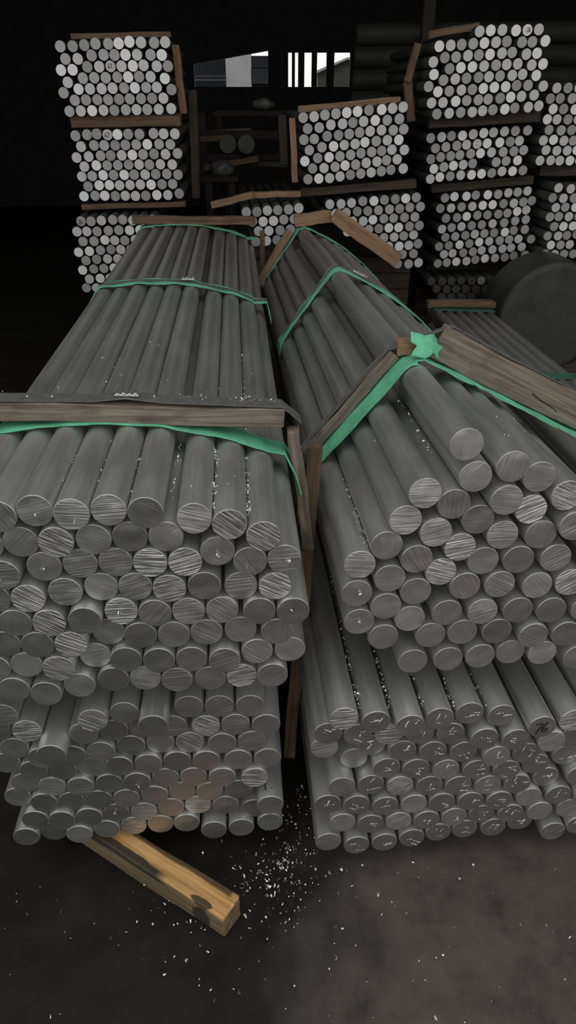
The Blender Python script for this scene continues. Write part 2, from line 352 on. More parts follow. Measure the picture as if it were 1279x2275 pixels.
FAR_BARS = {
'FL1': (4.45, [
 (-1191,1788),(-1126,1789),(-1065,1794),(-1004,1800),(-940,1800),(-883,1801),(-826,1808),(-766,1805),(-699,1805),(-641,1807),(-1175,1733),(-1107,1733),(-1031,1748),(-969,1751),(-911,1750),(-854,1751),
 (-794,1752),(-722,1751),(-663,1750),(-1205,1683),(-1142,1684),(-1061,1697),(-998,1698),(-940,1700),(-880,1700),(-821,1702),(-763,1704),(-694,1700),(-635,1700),(-1176,1627),(-1093,1646),(-1031,1648),
 (-970,1648),(-910,1651),(-850,1651),(-792,1653),(-732,1653),(-657,1645),(-1207,1579),(-1125,1596),(-1061,1597),(-998,1598),(-939,1600),(-880,1602),(-820,1602),(-761,1604),(-703,1604),(-625,1594),
 (-1152,1544),(-1092,1546),(-1031,1547),(-972,1547),(-912,1549),(-855,1551),(-793,1552),(-732,1553),(-672,1554),(-1188,1492),(-1124,1494),(-1063,1495),(-1003,1497),(-943,1497),(-882,1499),(-823,1500),
 (-764,1501),(-703,1502),(-634,1505),]),
'FL2': (4.45, [
 (-1173,1374),(-1110,1379),(-1053,1383),(-996,1379),(-939,1381),(-880,1382),(-818,1382),(-742,1385),(-685,1384),(-623,1384),(-1149,1321),(-1078,1327),(-1020,1327),(-961,1327),(-903,1329),(-843,1331),
 (-781,1332),(-716,1333),(-654,1332),(-1184,1266),(-1116,1271),(-1047,1276),(-989,1277),(-928,1278),(-868,1280),(-810,1282),(-748,1284),(-684,1283),(-617,1287),(-1145,1221),(-1079,1226),(-1018,1226),
 (-957,1228),(-897,1230),(-837,1231),(-778,1231),(-718,1232),(-650,1232),(-1169,1169),(-1107,1173),(-1047,1176),(-986,1178),(-927,1178),(-869,1180),(-808,1180),(-748,1182),(-685,1183),(-623,1179),
 (-1140,1118),(-1077,1124),(-1018,1125),(-960,1124),(-900,1126),(-839,1129),(-778,1129),(-718,1129),(-657,1131),(-1168,1068),(-1106,1070),(-1049,1071),(-992,1067),(-934,1069),(-874,1069),(-815,1070),
 (-752,1073),(-689,1073),(-622,1082),]),
'FL3': (4.4, [
 (-1194,939),(-1135,940),(-1076,943),(-1010,947),(-953,947),(-895,943),(-837,949),(-778,951),(-1225,883),(-1168,884),(-1108,884),(-1042,888),(-979,893),(-918,891),(-858,893),(-799,894),
 (-1197,829),(-1131,832),(-1070,836),(-1010,837),(-951,837),(-891,839),(-832,840),(-1231,770),(-1165,777),(-1101,781),(-1041,783),(-982,785),(-922,786),(-862,788),(-1193,724),(-1129,731),
 (-1067,731),(-1006,732),(-946,734),(-1221,669),(-1157,673),(-1096,677),(-1035,679),(-974,680),(-1187,618),(-1125,620),(-1063,622),(-1214,564),(-1153,566),(-1091,568),]),
'C1': (4.5, [
 (85,1461),(144,1466),(203,1474),(264,1480),(323,1485),(381,1491),(445,1497),(513,1500),(572,1506),(632,1512),(109,1407),(174,1412),(239,1426),(302,1431),(361,1437),(418,1443),
 (482,1448),(550,1449),(614,1455),(88,1353),(148,1356),(219,1370),(283,1375),(340,1381),(398,1389),(457,1395),(521,1400),(587,1400),(645,1405),(121,1300),(191,1315),(256,1320),
 (318,1326),(376,1332),(433,1340),(493,1346),(554,1351),(622,1352),(95,1245),(169,1260),(232,1265),(293,1270),(353,1277),(412,1285),(470,1292),(528,1297),(586,1303),(655,1302),
 (141,1207),(205,1210),(268,1216),(325,1223),(383,1228),(442,1237),(503,1243),(560,1249),(620,1254),(114,1152),(177,1155),(238,1158),(297,1167),(357,1175),(416,1181),(473,1188),
 (532,1194),(589,1200),(656,1207),]),
'C2': (4.56, [
 (247,1012),(314,1013),(376,1018),(442,1028),(505,1031),(569,1035),(634,1039),(691,1044),(752,1050),(218,955),(282,960),(346,966),(412,971),(473,975),(537,979),(600,985),
 (661,988),(724,994),(782,999),(321,914),(387,917),(449,919),(509,925),(572,932),(632,934),(692,940),(754,943),(358,859),(421,870),(485,872),(546,876),(605,881),
 (664,883),(727,890),(784,895),(457,820),(520,822),(579,825),(640,829),(700,834),(759,840),(551,772),(613,775),(673,778),(733,781),(790,790),(640,722),(702,728),
 (765,733),(675,672),(739,674),(800,681),]),
'C3': (4.35, [
 (-236,996),(-176,997),(-116,1002),(-57,1004),(3,1010),(62,1015),(-203,947),(-141,945),(-83,950),(-24,956),(35,960),(-169,895),(-109,895),(-46,899),(14,903),(-186,837),
 (-124,840),(-63,845),]),
'R1': (4.6, [
 (1028,1864),(1088,1869),(1150,1871),(1222,1868),(1286,1871),(1345,1873),(818,1797),(880,1801),(940,1805),(1001,1809),(1062,1812),(1120,1815),(1182,1819),(1260,1815),(1318,1817),(1384,1821),
 (793,1725),(852,1745),(915,1748),(976,1754),(1036,1757),(1098,1760),(1159,1765),(1218,1769),(1294,1761),(1356,1766),(887,1694),(948,1699),(1012,1703),(1071,1706),(1134,1710),(1193,1713),
 (1253,1716),(1331,1711),(1394,1716),(803,1667),(859,1640),(922,1645),(983,1649),(1047,1653),(1104,1656),(1166,1660),(1231,1663),(1291,1668),(1361,1662),(778,1610),(832,1585),(895,1588),
 (959,1593),(1020,1596),(1083,1601),(1141,1606),(1206,1609),(1264,1615),(1326,1616),(1410,1612),(802,1531),(865,1533),(935,1539),(999,1543),(1061,1546),(1118,1549),(1181,1554),(1240,1559),
 (1299,1563),(1367,1569),(836,1477),(906,1481),(972,1485),(1033,1487),(1090,1493),(1150,1498),(1215,1501),(1275,1507),(1345,1511),(1409,1517),]),
'R2': (4.75, [
 (845,1350),(906,1356),(966,1361),(1025,1364),(1089,1371),(1149,1377),(1210,1380),(1273,1385),(1336,1388),(1408,1391),(875,1297),(938,1304),(999,1311),(1057,1316),(1121,1320),(1178,1323),
 (1250,1328),(1311,1332),(1370,1336),(856,1238),(912,1250),(969,1256),(1027,1261),(1088,1268),(1149,1270),(1213,1275),(1277,1278),(1341,1282),(1400,1287),(879,1186),(935,1197),(992,1204),
 (1051,1209),(1109,1215),(1248,1223),(1307,1229),(1371,1233),(860,1131),(917,1142),(978,1147),(1043,1152),(1105,1155),(1166,1160),(1229,1164),(1289,1173),(1352,1174),(1416,1178),]),
'R3': (4.85, [
 (985,1013),(1042,1022),(1113,1025),(1172,1031),(1244,1034),(1308,1037),(1376,1043),(1435,1047),(1496,1053),(958,954),(1025,957),(1094,962),(1159,966),(1223,972),(1288,975),(1354,981),
 (1415,985),(1472,992),(1529,998),(1001,896),(1071,900),(1133,906),(1200,913),(1261,916),(1329,921),(1390,925),(1447,936),(1504,944),(983,831),(1045,840),(1107,846),(1171,852),
 (1238,856),(1306,862),(1372,870),(1446,879),(1512,887),(1013,780),(1073,787),(1136,794),(1199,800),(1260,804),(1323,808),(1384,814),(1446,822),(1512,829),(973,727),(1041,730),
 (1106,737),(1168,744),(1233,752),(1297,757),(1359,763),(1419,769),(1480,772),(1560,772),(1012,678),(1071,682),(1135,688),(1197,694),(1258,700),(1324,706),(1387,712),(1446,717),
 (1512,722),(976,621),(1036,626),(1098,631),(1161,637),(1223,643),(1286,649),(1347,654),(1409,659),(1471,666),(1542,673),]),
'R4': (4.75, [
 (1538,1605),(1600,1605),(1661,1605),(1722,1605),(1512,1552),(1570,1553),(1632,1553),(1693,1553),(1537,1500),(1596,1500),(1660,1498),(1722,1498),(1508,1448),(1570,1447),(1630,1447),(1693,1447),
 (1536,1393),(1601,1391),(1662,1393),(1724,1393),(1505,1339),(1566,1342),(1629,1337),(1690,1337),(1752,1337),(1536,1287),(1598,1284),(1660,1285),(1721,1287),(1508,1231),(1568,1233),(1626,1231),
 (1687,1231),(1749,1231),]),
'R5': (4.75, [
 (1652,1081),(1722,1077),(1786,1077),(1622,1026),(1686,1024),(1752,1025),(1816,1024),(1655,970),(1713,972),(1775,972),(1626,916),(1684,918),(1745,918),(1806,918),(1661,861),(1719,862),
 (1781,863),(1635,804),(1693,807),(1752,809),(1812,815),(1661,751),(1721,752),(1782,754),(1632,701),(1692,697),(1753,697),(1814,697),]),
'R6': (4.9, [
 (958,496),(1029,496),(1094,496),(1160,498),(1228,497),(1294,498),(1361,500),(1001,445),(1067,442),(1133,442),(1199,442),(1264,442),(1332,442),(1040,389),(1106,389),(1173,389),
 (1239,389),]),
}

# ---------------------------------------------------------------- the setting
def plane_obj(name, pts, mat, thick=0.0, parent=None):
    bm = bmesh.new()
    f = bm.faces.new([bm.verts.new(p) for p in pts])
    if thick:
        g = bmesh.ops.extrude_face_region(bm, geom=[f])
        n = f.normal
        bm.normal_update()
        for v in g['geom']:
            if isinstance(v, bmesh.types.BMVert): v.co -= f.normal * thick
    return tag(build(name, bm, mat, parent), kind='structure')

fb = bmesh.new()
bmesh.ops.create_grid(fb, x_segments=60, y_segments=90, size=1.0)
for v in fb.verts:
    v.co = Vector((v.co.x * 9, v.co.y * 14 + 3.0, 0))
tag(build('floor', fb, M_FLOOR), kind='structure')

def slab(name, lo, hi, mat):
    bm = bmesh.new()
    lo, hi = Vector(lo), Vector(hi)
    box_bm(bm, hi - lo, Matrix.Translation((lo + hi) / 2))
    return tag(build(name, bm, mat), kind='structure')
WALL_Y = 13.0
slab('wall_left', (-6.2, 0.6, 0), (-6.0, WALL_Y, 4.6), M_DARK)
slab('wall_right', (6.0, 0.6, 0), (6.2, WALL_Y, 4.6), M_DARK)
slab('ceiling', (-6.2, 2.3, 4.4), (6.2, WALL_Y + 0.2, 4.55), M_ROOF)  # unseen front edge shaped to let sky light fall on the near bars
# back wall: two openings, the left one under a sloping eave
wb = bmesh.new()
def prism(bm, poly, y0, y1):
    a = [bm.verts.new((x, y0, z)) for x, z in poly]
    b = [bm.verts.new((x, y1, z)) for x, z in poly]
    n = len(poly)
    bm.faces.new(a); bm.faces.new(b[::-1])
    for i in range(n): bm.faces.new((a[i], b[i], b[(i + 1) % n], a[(i + 1) % n]))
def wz(x, y):
    p = at(x, y, WALL_Y); return (p.x, p.z)
oL = wz(432, 190)[0]; oR = wz(596, 190)[0]; oT0 = wz(432, 142)[1]; oT1 = wz(596, 112)[1]; oB = wz(500, 193)[1]
sL = wz(627, 190)[0]; sR = wz(776, 190)[0]; sT = wz(700, 116)[1]; sB = wz(700, 184)[1]
zmin = min(oB, sB)
prism(wb, [(-6, 0), (6, 0), (6, zmin), (-6, zmin)], WALL_Y, WALL_Y + 0.15)
prism(wb, [(-6, zmin), (oL, zmin), (oL, 4.4), (-6, 4.4)], WALL_Y, WALL_Y + 0.15)
prism(wb, [(oL, oT0), (oR, oT1), (oR, 4.4), (oL, 4.4)], WALL_Y, WALL_Y + 0.15)
prism(wb, [(oR, zmin), (sL, zmin), (sL, 4.4), (oR, 4.4)], WALL_Y, WALL_Y + 0.15)
prism(wb, [(sL, sT), (sR, sT), (sR, 4.4), (sL, 4.4)], WALL_Y, WALL_Y + 0.15)
prism(wb, [(sR, zmin), (6, zmin), (6, 4.4), (sR, 4.4)], WALL_Y, WALL_Y + 0.15)
back = tag(build('wall_back', wb, M_DARK), kind='structure')
# upright bars in the right-hand opening
for x0, x1 in ((627, 640), (648, 655), (662, 676), (692, 704), (725, 742)):
    bm = bmesh.new()
    a, b = wz(x0, 150)[0], wz(x1, 150)[0]
    box_bm(bm, (b - a, 0.08, sT - zmin), Matrix.Translation(((a + b) / 2, WALL_Y + 0.05, (sT + zmin) / 2)), 0.004)
    build('upright_bar', bm, M_DARK, back)
# roof purlins and rafters, each a beam of the ceiling
ceil = bpy.data.objects['ceiling']
for i in range(8):
    bm = bmesh.new()
    box_bm(bm, (12.0, 0.07, 0.14), Matrix.Translation((0, 3.0 + i * 1.4, 4.33)), 0.005)
    build('purlin', bm, M_RUST, ceil)
for x in (-4.5, -1.5, 1.5, 4.5):
    bm = bmesh.new()
    box_bm(bm, (0.12, 10.0, 0.2), Matrix.Translation((x, 7.95, 4.17)), 0.006)
    build('rafter', bm, M_RUST, ceil)
# the neighbouring buildings seen through the openings
bd = empty('neighbouring_building', (-1.6, 17.5, 0))
tag(bd, 'pale walled building seen through the gap at the back, window at its corner', 'building')
def bbox(name, x0, x1, y0, y1, d, mat, depth=0.3, parent=bd):
    p, q = at(x0, y1, d), at(x1, y0, d)
    bm = bmesh.new()
    box_bm(bm, (q.x - p.x, depth, q.z - p.z), Matrix.Translation(((p.x + q.x) / 2, d + depth / 2, (p.z + q.z) / 2)))
    o = build(name, bm, mat)
    o.parent = parent; o.matrix_parent_inverse = Matrix.Translation(-parent.location)
    return o
M_SHEDR = plain('grey_rail_paint', (0.14, 0.14, 0.145), 0.8, 0, 0.1, 5)
bm = bmesh.new(); box_bm(bm, (4.0, 1.0, 1.6), Matrix.Translation((-2.35, 18.2, 0.8)))
o = build('lower_wall', bm, M_DARK); o.parent = bd; o.matrix_parent_inverse = Matrix.Translation(-bd.location)
bbox('pale_wall', 503, 557, 105, 200, 17.5, M_WHITE)
bbox('dark_wall', 420, 502, 125, 200, 17.6, M_GLASS)
bbox('window_frame', 556, 610, 124, 200, 17.55, M_RUST)
for y0, y1 in ((126, 150), (152, 186)):
    bbox('window_pane', 558, 604, y0, y1, 17.5, M_GLASS, 0.03)
for k, (y0, y1) in enumerate(((168, 170), (176, 179))):
    bbox('hand_rail', 425, 502, y0, y1, 17.45, M_SHEDR, 0.03)
sh = empty('distant_shed', (0.8, 17.0, 0))
tag(sh, 'grey shed with a sloping roof beyond the upright bars', 'building')
M_SHED = plain('grey_shed_sheet', (0.11, 0.11, 0.112), 0.8, 0, 0.1, 5)
bm = bmesh.new()
q = [at(705, 200, 17), at(800, 200, 17), at(800, 133, 17), at(772, 131, 17), at(705, 160, 17)]
prism(bm, [(p.x, p.z) for p in q], 17.0, 18.0)
o = build('shed_wall', bm, M_SHED); o.parent = sh; o.matrix_parent_inverse = Matrix.Translation(-sh.location)
bm = bmesh.new()
q = [at(700, 158, 16.9), at(772, 127, 16.9), at(810, 132, 16.9), at(810, 136, 16.9), at(772, 132, 16.9), at(700, 164, 16.9)]
prism(bm, [(p.x, p.z) for p in q], 16.9, 18.2)
o = build('shed_roof', bm, M_WHITE); o.parent = sh; o.matrix_parent_inverse = Matrix.Translation(-sh.location)
bm = bmesh.new(); box_bm(bm, (1.2, 1.0, 1.6), Matrix.Translation((1.45, 17.6, 0.8)))
o = build('shed_base', bm, M_DARK); o.parent = sh; o.matrix_parent_inverse = Matrix.Translation(-sh.location)

# ---------------------------------------------------------------- the four near stacks of round bars: every bar is an object
D = 0.06
RAD = 0.0293
class Stack:
    def __init__(s, key, vp, front, length):
        s.key = key
        s.a = ray(*vp).normalized()
        s.u = s.a.cross(Vector((0, 0, 1))).normalized()
        s.w = s.u.cross(s.a)
        s.o = Vector((0, front * D, 0))
        s.length = length
        s.rods = [(u / 1000, w / 1000, o / 1000, c, r, k) for u, w, o, c, r, k in BARS[key]]
    def pt(s, u, w, o): return s.o + s.u * u + s.w * w + s.a * o
    def hull(s, pad=0.0, n=20):
        pts = sorted({(round(u + (RAD + pad) * math.cos(2 * math.pi * i / n), 5), round(w + (RAD + pad) * math.sin(2 * math.pi * i / n), 5))
                      for u, w, *_ in s.rods for i in range(n)})
        up = []
        for p in reversed(pts):
            while len(up) > 1 and (up[-1][0] - up[-2][0]) * (p[1] - up[-2][1]) - (up[-1][1] - up[-2][1]) * (p[0] - up[-2][0]) <= 0: up.pop()
            up.append(p)
        return up[::-1]            # left to right over the top
STACKS = {'LU': Stack('LU', (514, 222), 17.1, 2.92), 'LL': Stack('LL', (514, 222), 17.65, 2.85),
          'RU': Stack('RU', (478, 266), 17.25, 2.62), 'RL': Stack('RL', (494, 248), 16.95, 2.6)}
NAMES = {'LU': 'flat-topped stack', 'LL': 'block-propped stack', 'RU': 'peaked stack', 'RL': 'speckle-ended stack'}
ORD = ['', 'first', 'second', 'third', 'fourth', 'fifth', 'sixth', 'seventh', 'eighth', 'ninth', 'tenth']
LOOK = {'s': 'coarse-sawn', 'f': 'finely sawn', 'p': 'plain', 'd': 'dark smooth', 'w': 'warm-tinted', 'k': 'speckled'}

def bar_mesh(length, seg=40, ch=0.0011):
    bm = bmesh.new()
    rings = [(0.0, RAD - ch), (ch * 0.4, RAD - ch * 0.35), (ch * 1.4, RAD), (length, RAD)]
    vs = [[bm.verts.new((r * math.cos(2 * math.pi * i / seg), y, r * math.sin(2 * math.pi * i / seg))) for i in range(seg)] for y, r in rings]
    for a, b in zip(vs, vs[1:]):
        for i in range(seg): bm.faces.new((a[i], a[(i + 1) % seg], b[(i + 1) % seg], b[i]))
    bm.faces.new(vs[-1])
    bm.faces.new(vs[0][::-1])
    me = bpy.data.meshes.new('aluminium_bar')
    bmesh.ops.recalc_face_normals(bm, faces=bm.faces)
    bm.to_mesh(me); bm.free()
    for p in me.polygons: p.use_smooth = len(p.vertices) == 4
    me.materials.append(M_SIDE)
    return me
def end_mesh(seg=40):
    bm = bmesh.new()
    r = RAD - 0.0011
    ring = [bm.verts.new((r * math.cos(2 * math.pi * i / seg), -0.0004, r * math.sin(2 * math.pi * i / seg))) for i in range(seg)]
    rim = [bm.verts.new(((r + 0.0002) * math.cos(2 * math.pi * i / seg), 0.0003, (r + 0.0002) * math.sin(2 * math.pi * i / seg))) for i in range(seg)]
    bm.faces.new(ring)
    for i in range(seg): bm.faces.new((ring[i], ring[(i + 1) % seg], rim[(i + 1) % seg], rim[i]))
    bmesh.ops.recalc_face_normals(bm, faces=bm.faces)
    me = bpy.data.meshes.new('cut_end')
    bm.to_mesh(me); bm.free()
    me.materials.append(M_END)
    return me
END_ME = end_mesh()
BAR_ME = {k: bar_mesh(s.length) for k, s in STACKS.items()}
TONE = {'s': 0.56, 'f': 0.52, 'p': 0.50, 'd': 0.38, 'w': 0.46, 'k': 0.42}
proto_bar = bpy.data.objects.new('aluminium_bar', BAR_ME['LU'])
proto_end = bpy.data.objects.new('cut_end', END_ME)
first = True
rnd = random.Random(3)
BAR_BY = {}
for key, st in STACKS.items():
    base = Matrix((st.u, st.a, st.w)).transposed().to_4x4()
    for u, w, o, code, row, k in st.rods:
        b, e = (proto_bar, proto_end) if first else (proto_bar.copy(), proto_end.copy())
        first = False
        b.data = BAR_ME[key]
        COL.objects.link(b); COL.objects.link(e)
        e.parent = b
        m = base.copy(); m.translation = st.pt(u, w, o)
        b.matrix_world = m
        kind = code[0]
        warm = 1.0 if 'w' in code else 0.0
        bright = 'b' in code
        num = ''.join(c for c in code[1:] if c in '-0123456789')
        ang = float(num) if num else rnd.uniform(-40, 60)
        dep = {'s': 0.95, 'f': 0.42, 'p': 0.12, 'd': 0.10, 'w': 0.15, 'k': 0.15}[kind]
        tone = (TONE[kind] + (0.17 if bright else 0)) * rnd.uniform(0.94, 1.06)
        e.color = (tone, dep, (ang % 360) / 360.0, warm)
        b.color = (1, 1, 1, 1)
        if row:
            look = ('bright ' if bright else '') + LOOK[kind]
            lab = f'aluminium bar with {look} end, {ORD[k]} from left in {ORD[row]} row of {NAMES[key]}'
        else:
            lab = f'aluminium bar at the outer side of the {NAMES[key]}, near end out of the picture'
        tag(b, lab, 'metal bar', ('outer bars of the ' if not row else 'bars of the ') + NAMES[key])
        BAR_BY[(key, row, k)] = b

def stroke(name, pts, width, parent, y=-0.0012, mat=M_INK):
    """marker strokes lying on a bar end: pts are polylines in the end's own x, z"""
    bm = bmesh.new()
    for line in pts:
        for (x0, z0), (x1, z1) in zip(line, line[1:]):
            d = Vector((x1 - x0, 0, z1 - z0)); L = d.length
            if L < 1e-6: continue
            mt = frame_mtx((x0, y, z0), d, (0, -1, 0))
            box_bm(bm, (L + width * 0.7, width, 0.0006), mt, off=(L / 2, 0, 0))
    o = build(name, bm, mat)
    o.parent = parent
    return o
def num76(s=1.0, dx=0.0):
    seven = [(-0.0150, 0.0085), (-0.0085, 0.0095), (0.0005, 0.0105), (-0.0045, -0.001), (-0.0115, -0.0165)]
    six = [(0.0095, 0.0130), (0.0040, 0.0045), (-0.0005, -0.0060), (0.0005, -0.0120), (0.0055, -0.0130), (0.0105, -0.0085), (0.0108, -0.0035), (0.0065, -0.0025), (0.001, -0.0065)]
    return [[(x * s + dx, z * s) for x, z in seven], [(x * s + dx, z * s) for x, z in six]]
b76 = BAR_BY[('RL', 1, 7)]
stroke('handwritten_number', num76(), 0.0022, b76)
b76['label'] = 'aluminium bar with black handwritten 76 on its cut end, top row of speckle-ended stack'
bl = [o for o in BAR_BY.items() if o[0][0] == 'LL' and o[0][1] == 6 and o[0][2] == 9][0][1]
bm = bmesh.new()
for ln in ([(-0.010, 0.020), (-0.010, 0.034)], [(-0.010, 0.020), (0.006, 0.022)]):
    for (x0, y0), (x1, y1) in zip(ln, ln[1:]):
        d = Vector((x1 - x0, y1 - y0, 0))
        zz = lambda x: math.sqrt(RAD ** 2 - x * x) + 0.0004
        p = Vector((x0, y0, zz(x0))); q = Vector((x1, y1, zz(x1)))
        mt = frame_mtx(p, q - p, (0, 0, 1))
        box_bm(bm, ((q - p).length, 0.0022, 0.0008), mt, off=((q - p).length / 2, 0, 0))
o = build('corner_mark', bm, M_INK); o.parent = bl
bl['label'] = 'jutting aluminium bar with a black corner mark on its side, right edge of block-propped stack'

# ---------------------------------------------------------------- bars of the far bundles: past the three hundred nearest, one mass of real bars
FARO = []
def far_mass():
    bm = bmesh.new()
    tone = bm.loops.layers.float_color.new('tone')
    rn = random.Random(11)
    seg = 18
    ax = {True: ray(514, 222).normalized(), False: ray(500, 222).normalized()}
    for key, (d, pts) in FAR_BARS.items():
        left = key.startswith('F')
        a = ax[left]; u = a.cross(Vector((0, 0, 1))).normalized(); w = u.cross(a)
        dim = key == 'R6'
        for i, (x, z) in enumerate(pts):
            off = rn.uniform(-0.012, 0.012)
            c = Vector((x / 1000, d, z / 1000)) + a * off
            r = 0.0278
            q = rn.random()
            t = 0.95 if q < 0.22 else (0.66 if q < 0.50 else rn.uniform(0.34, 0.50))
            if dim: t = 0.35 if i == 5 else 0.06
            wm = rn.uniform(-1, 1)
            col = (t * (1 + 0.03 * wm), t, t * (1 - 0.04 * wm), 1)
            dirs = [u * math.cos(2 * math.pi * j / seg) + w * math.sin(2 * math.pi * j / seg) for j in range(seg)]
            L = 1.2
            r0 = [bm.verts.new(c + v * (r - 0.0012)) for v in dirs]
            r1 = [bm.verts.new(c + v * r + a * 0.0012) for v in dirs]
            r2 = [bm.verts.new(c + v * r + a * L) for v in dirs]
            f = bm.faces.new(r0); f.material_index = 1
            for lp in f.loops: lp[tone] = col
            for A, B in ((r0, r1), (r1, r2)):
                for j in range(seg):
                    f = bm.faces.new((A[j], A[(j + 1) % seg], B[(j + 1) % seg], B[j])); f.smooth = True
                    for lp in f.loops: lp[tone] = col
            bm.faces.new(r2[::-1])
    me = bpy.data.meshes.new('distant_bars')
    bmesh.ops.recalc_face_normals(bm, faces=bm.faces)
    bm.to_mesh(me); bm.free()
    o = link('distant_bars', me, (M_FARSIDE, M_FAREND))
    FARO.append(o)
    return tag(o, 'pale round bar ends of the bundles piled at the back of the shed', 'metal bars', kind='stuff')

far_mass()
def far_mark(key, idx, lines, name, label):
    d, pts = FAR_BARS[key]
    x, z = pts[idx]
    e = bpy.data.objects.new(name, None); e.location = (x / 1000, d - 0.0135, z / 1000); 
    bm = bmesh.new()
    for line in lines:
        for (x0, z0), (x1, z1) in zip(line, line[1:]):
            dv = Vector((x1 - x0, 0, z1 - z0))
            if dv.length < 1e-6: continue
            box_bm(bm, (dv.length + 0.0015, 0.0028, 0.0008), frame_mtx((x0, 0, z0), dv, (0, -1, 0)), off=(dv.length / 2, 0, 0))
    o = build(name, bm, M_INK)
    o.location = e.location
    bpy.data.objects.remove(e)
    o.parent = FARO[0]
    return tag(o, label)
six = [(-0.004, 0.013), (-0.010, 0.003), (-0.012, -0.006), (-0.007, -0.011), (-0.002, -0.007), (-0.005, -0.001), (-0.011, -0.004)]
seven = [(0.001, 0.011), (0.013, 0.012), (0.005, -0.012)]
far_mark('FL2', 3, [six, seven], 'handwritten_number', 'black handwritten 67 on a bar end in the middle far bundle at left')
far_mark('FL3', 0, num76(0.95), 'handwritten_number', 'black handwritten 76 on the corner bar end of the lowest far bundle at left')
far_mark('FL1', 23, [[(x * 0.9, z * 0.9) for x, z in six], [(x * 0.9, z * 0.9) for x, z in seven]], 'handwritten_number', 'faint handwritten 67 on a bar end in the topmost far bundle at left')
far_mark('R1', 4, num76(0.8), 'handwritten_number', 'small handwritten 76 on a top-row bar end of the highest bundle at right')

# ---------------------------------------------------------------- strapping: timbers, foam and steel straps of the near stacks
def ribbon(name, path, axis, o0, o1, thick, mat, jag=0.0, seed=0, edge=None, parent=None):
    """a sheet that follows path (world points at o = 0) and runs from o0 to o1 along axis"""
    rn = random.Random(seed)
    P = [path[0]]
    for a, b in zip(path, path[1:]):
        n = max(1, int((b - a).length / 0.012))
        P += [a.lerp(b, (i + 1) / n) for i in range(n)]
    N = []
    for i in range(len(P)):
        t = (P[min(i + 1, len(P) - 1)] - P[max(i - 1, 0)]).normalized()
        N.append(axis.cross(t) * -1.0)
    if N[len(N) // 2].z < 0: N = [-n for n in N]
    bm = bmesh.new()
    rows = []
    j0 = 0.0
    for i, (p, n) in enumerate(zip(P, N)):
        j0 = 0.6 * j0 + rn.uniform(-1, 1) * jag
        e0 = o0 + j0 + (edge(i / (len(P) - 1)) if edge else 0)
        e1 = o1 + (rn.uniform(-1, 1) * jag * 0.5)
        r = []
        for q in range(4):
            f = q / 3
            wav = 0.0012 * math.sin(i * 0.7 + q * 1.3 + seed)
            r.append(p + axis * (e0 + (e1 - e0) * f) + n * (wav if jag else 0))
        rows.append([bm.verts.new(x) for x in r] + [bm.verts.new(x + n * thick) for x in r])
    for a, b in zip(rows, rows[1:]):
        for q in range(3):
            bm.faces.new((a[q], a[q + 1], b[q + 1], b[q]))
            bm.faces.new((a[4 + q], b[4 + q], b[5 + q], a[5 + q]))
        bm.faces.new((a[0], b[0], b[4], a[4])); bm.faces.new((a[3], a[7], b[7], b[3]))
    for r in (rows[0], rows[-1]):
        for q in range(3): bm.faces.new((r[q], r[4 + q], r[5 + q], r[q + 1]))
    return build(name, bm, mat, parent, smooth=False)

def clip(parent, p, x, up, n=4):
    """crimped seal: a folded sleeve with raised bright teeth"""
    m = frame_mtx(p, x, up)
    bm = bmesh.new()
    box_bm(bm, (0.046, 0.026, 0.004), m, 0.001)
    for i in range(n):
        box_bm(bm, (0.007, 0.028, 0.003), m, 0.0008, off=(-0.017 + i * 0.0113, 0, 0.003 + 0.0012 * (i % 2)))
    o = build('crimp_seal', bm, M_CLIP, parent)
    o['label'] = 'bright crimped steel seal'
    return o
LU, LL, RU, RL = (STACKS[k] for k in ('LU', 'LL', 'RU', 'RL'))
def hull_pts(st, pad, u0=-9, u1=9, w0=-9):
    return [st.pt(u, w, 0) for u, w in st.hull(pad) if u0 <= u <= u1 and w >= w0]

# --- left stack, near the front
topz = max(w for u, w, *_ in LU.rods) + RAD
hpL = LU.hull(0.003)
O1 = 0.275
path = [LU.pt(u, w, 0) for u, w in hpL if u < -0.02] + [LU.pt(0.012, 0.93, 0), LU.pt(0.034, 0.885, 0), LU.pt(0.043, 0.84, 0)]
o = ribbon('foam_sheet', path, LU.a, O1 - 0.003, O1 + 0.05, 0.003, M_GREEN, 0.0015, 1, edge=lambda f: -0.022 * max(0, f - 0.62))
tag(o, 'green foam sheet under the nearest long timber on the flat-topped stack', 'foam sheet', 'green foam sheets')
pL, pR = LU.pt(-0.72, 1.019 + 0.0185, O1 + 0.026), LU.pt(0.012, 0.984 + 0.0185, O1 + 0.026)
o = timber('packing_timber', pL, pR, 0.037, 0.048, (0, 0, 1), M_WOODG, 'long grained timber strapped flat across the front of the flat-topped stack', seed=2, bow=0.003)
sp = [pL + Vector((0, 0, 0.021)), pL.lerp(pR, 0.3) + Vector((0, 0, 0.0245)), pL.lerp(pR, 0.5) + Vector((0, 0, 0.027)), pL.lerp(pR, 0.585) + Vector((0, 0, 0.034)),
      pL.lerp(pR, 0.68) + Vector((0, 0, 0.027)), pR + Vector((-0.004, 0, 0.0225)), pR + Vector((0.034, 0.004, -0.012))]
o = ribbon('steel_strap', sp, LU.a, -0.021, 0.023, 0.0012, M_STRAP)
tag(o, 'dull steel strap lying along the long front timber with a bright seal', 'strap', 'steel straps')
q = sp[3]; clip(o, q + Vector((0.002, 0, 0.004)), sp[4] - sp[2], (0, 0, 1))
o = timber('packing_timber', LU.pt(0.0300, 0.978, O1 + 0.012), LU.pt(0.0655, 0.70, O1 + 0.012), 0.024, 0.034, (1, 0, 0.1), M_WOODG, 'short grey-brown upright timber at the aisle edge of the flat-topped stack', seed=5)
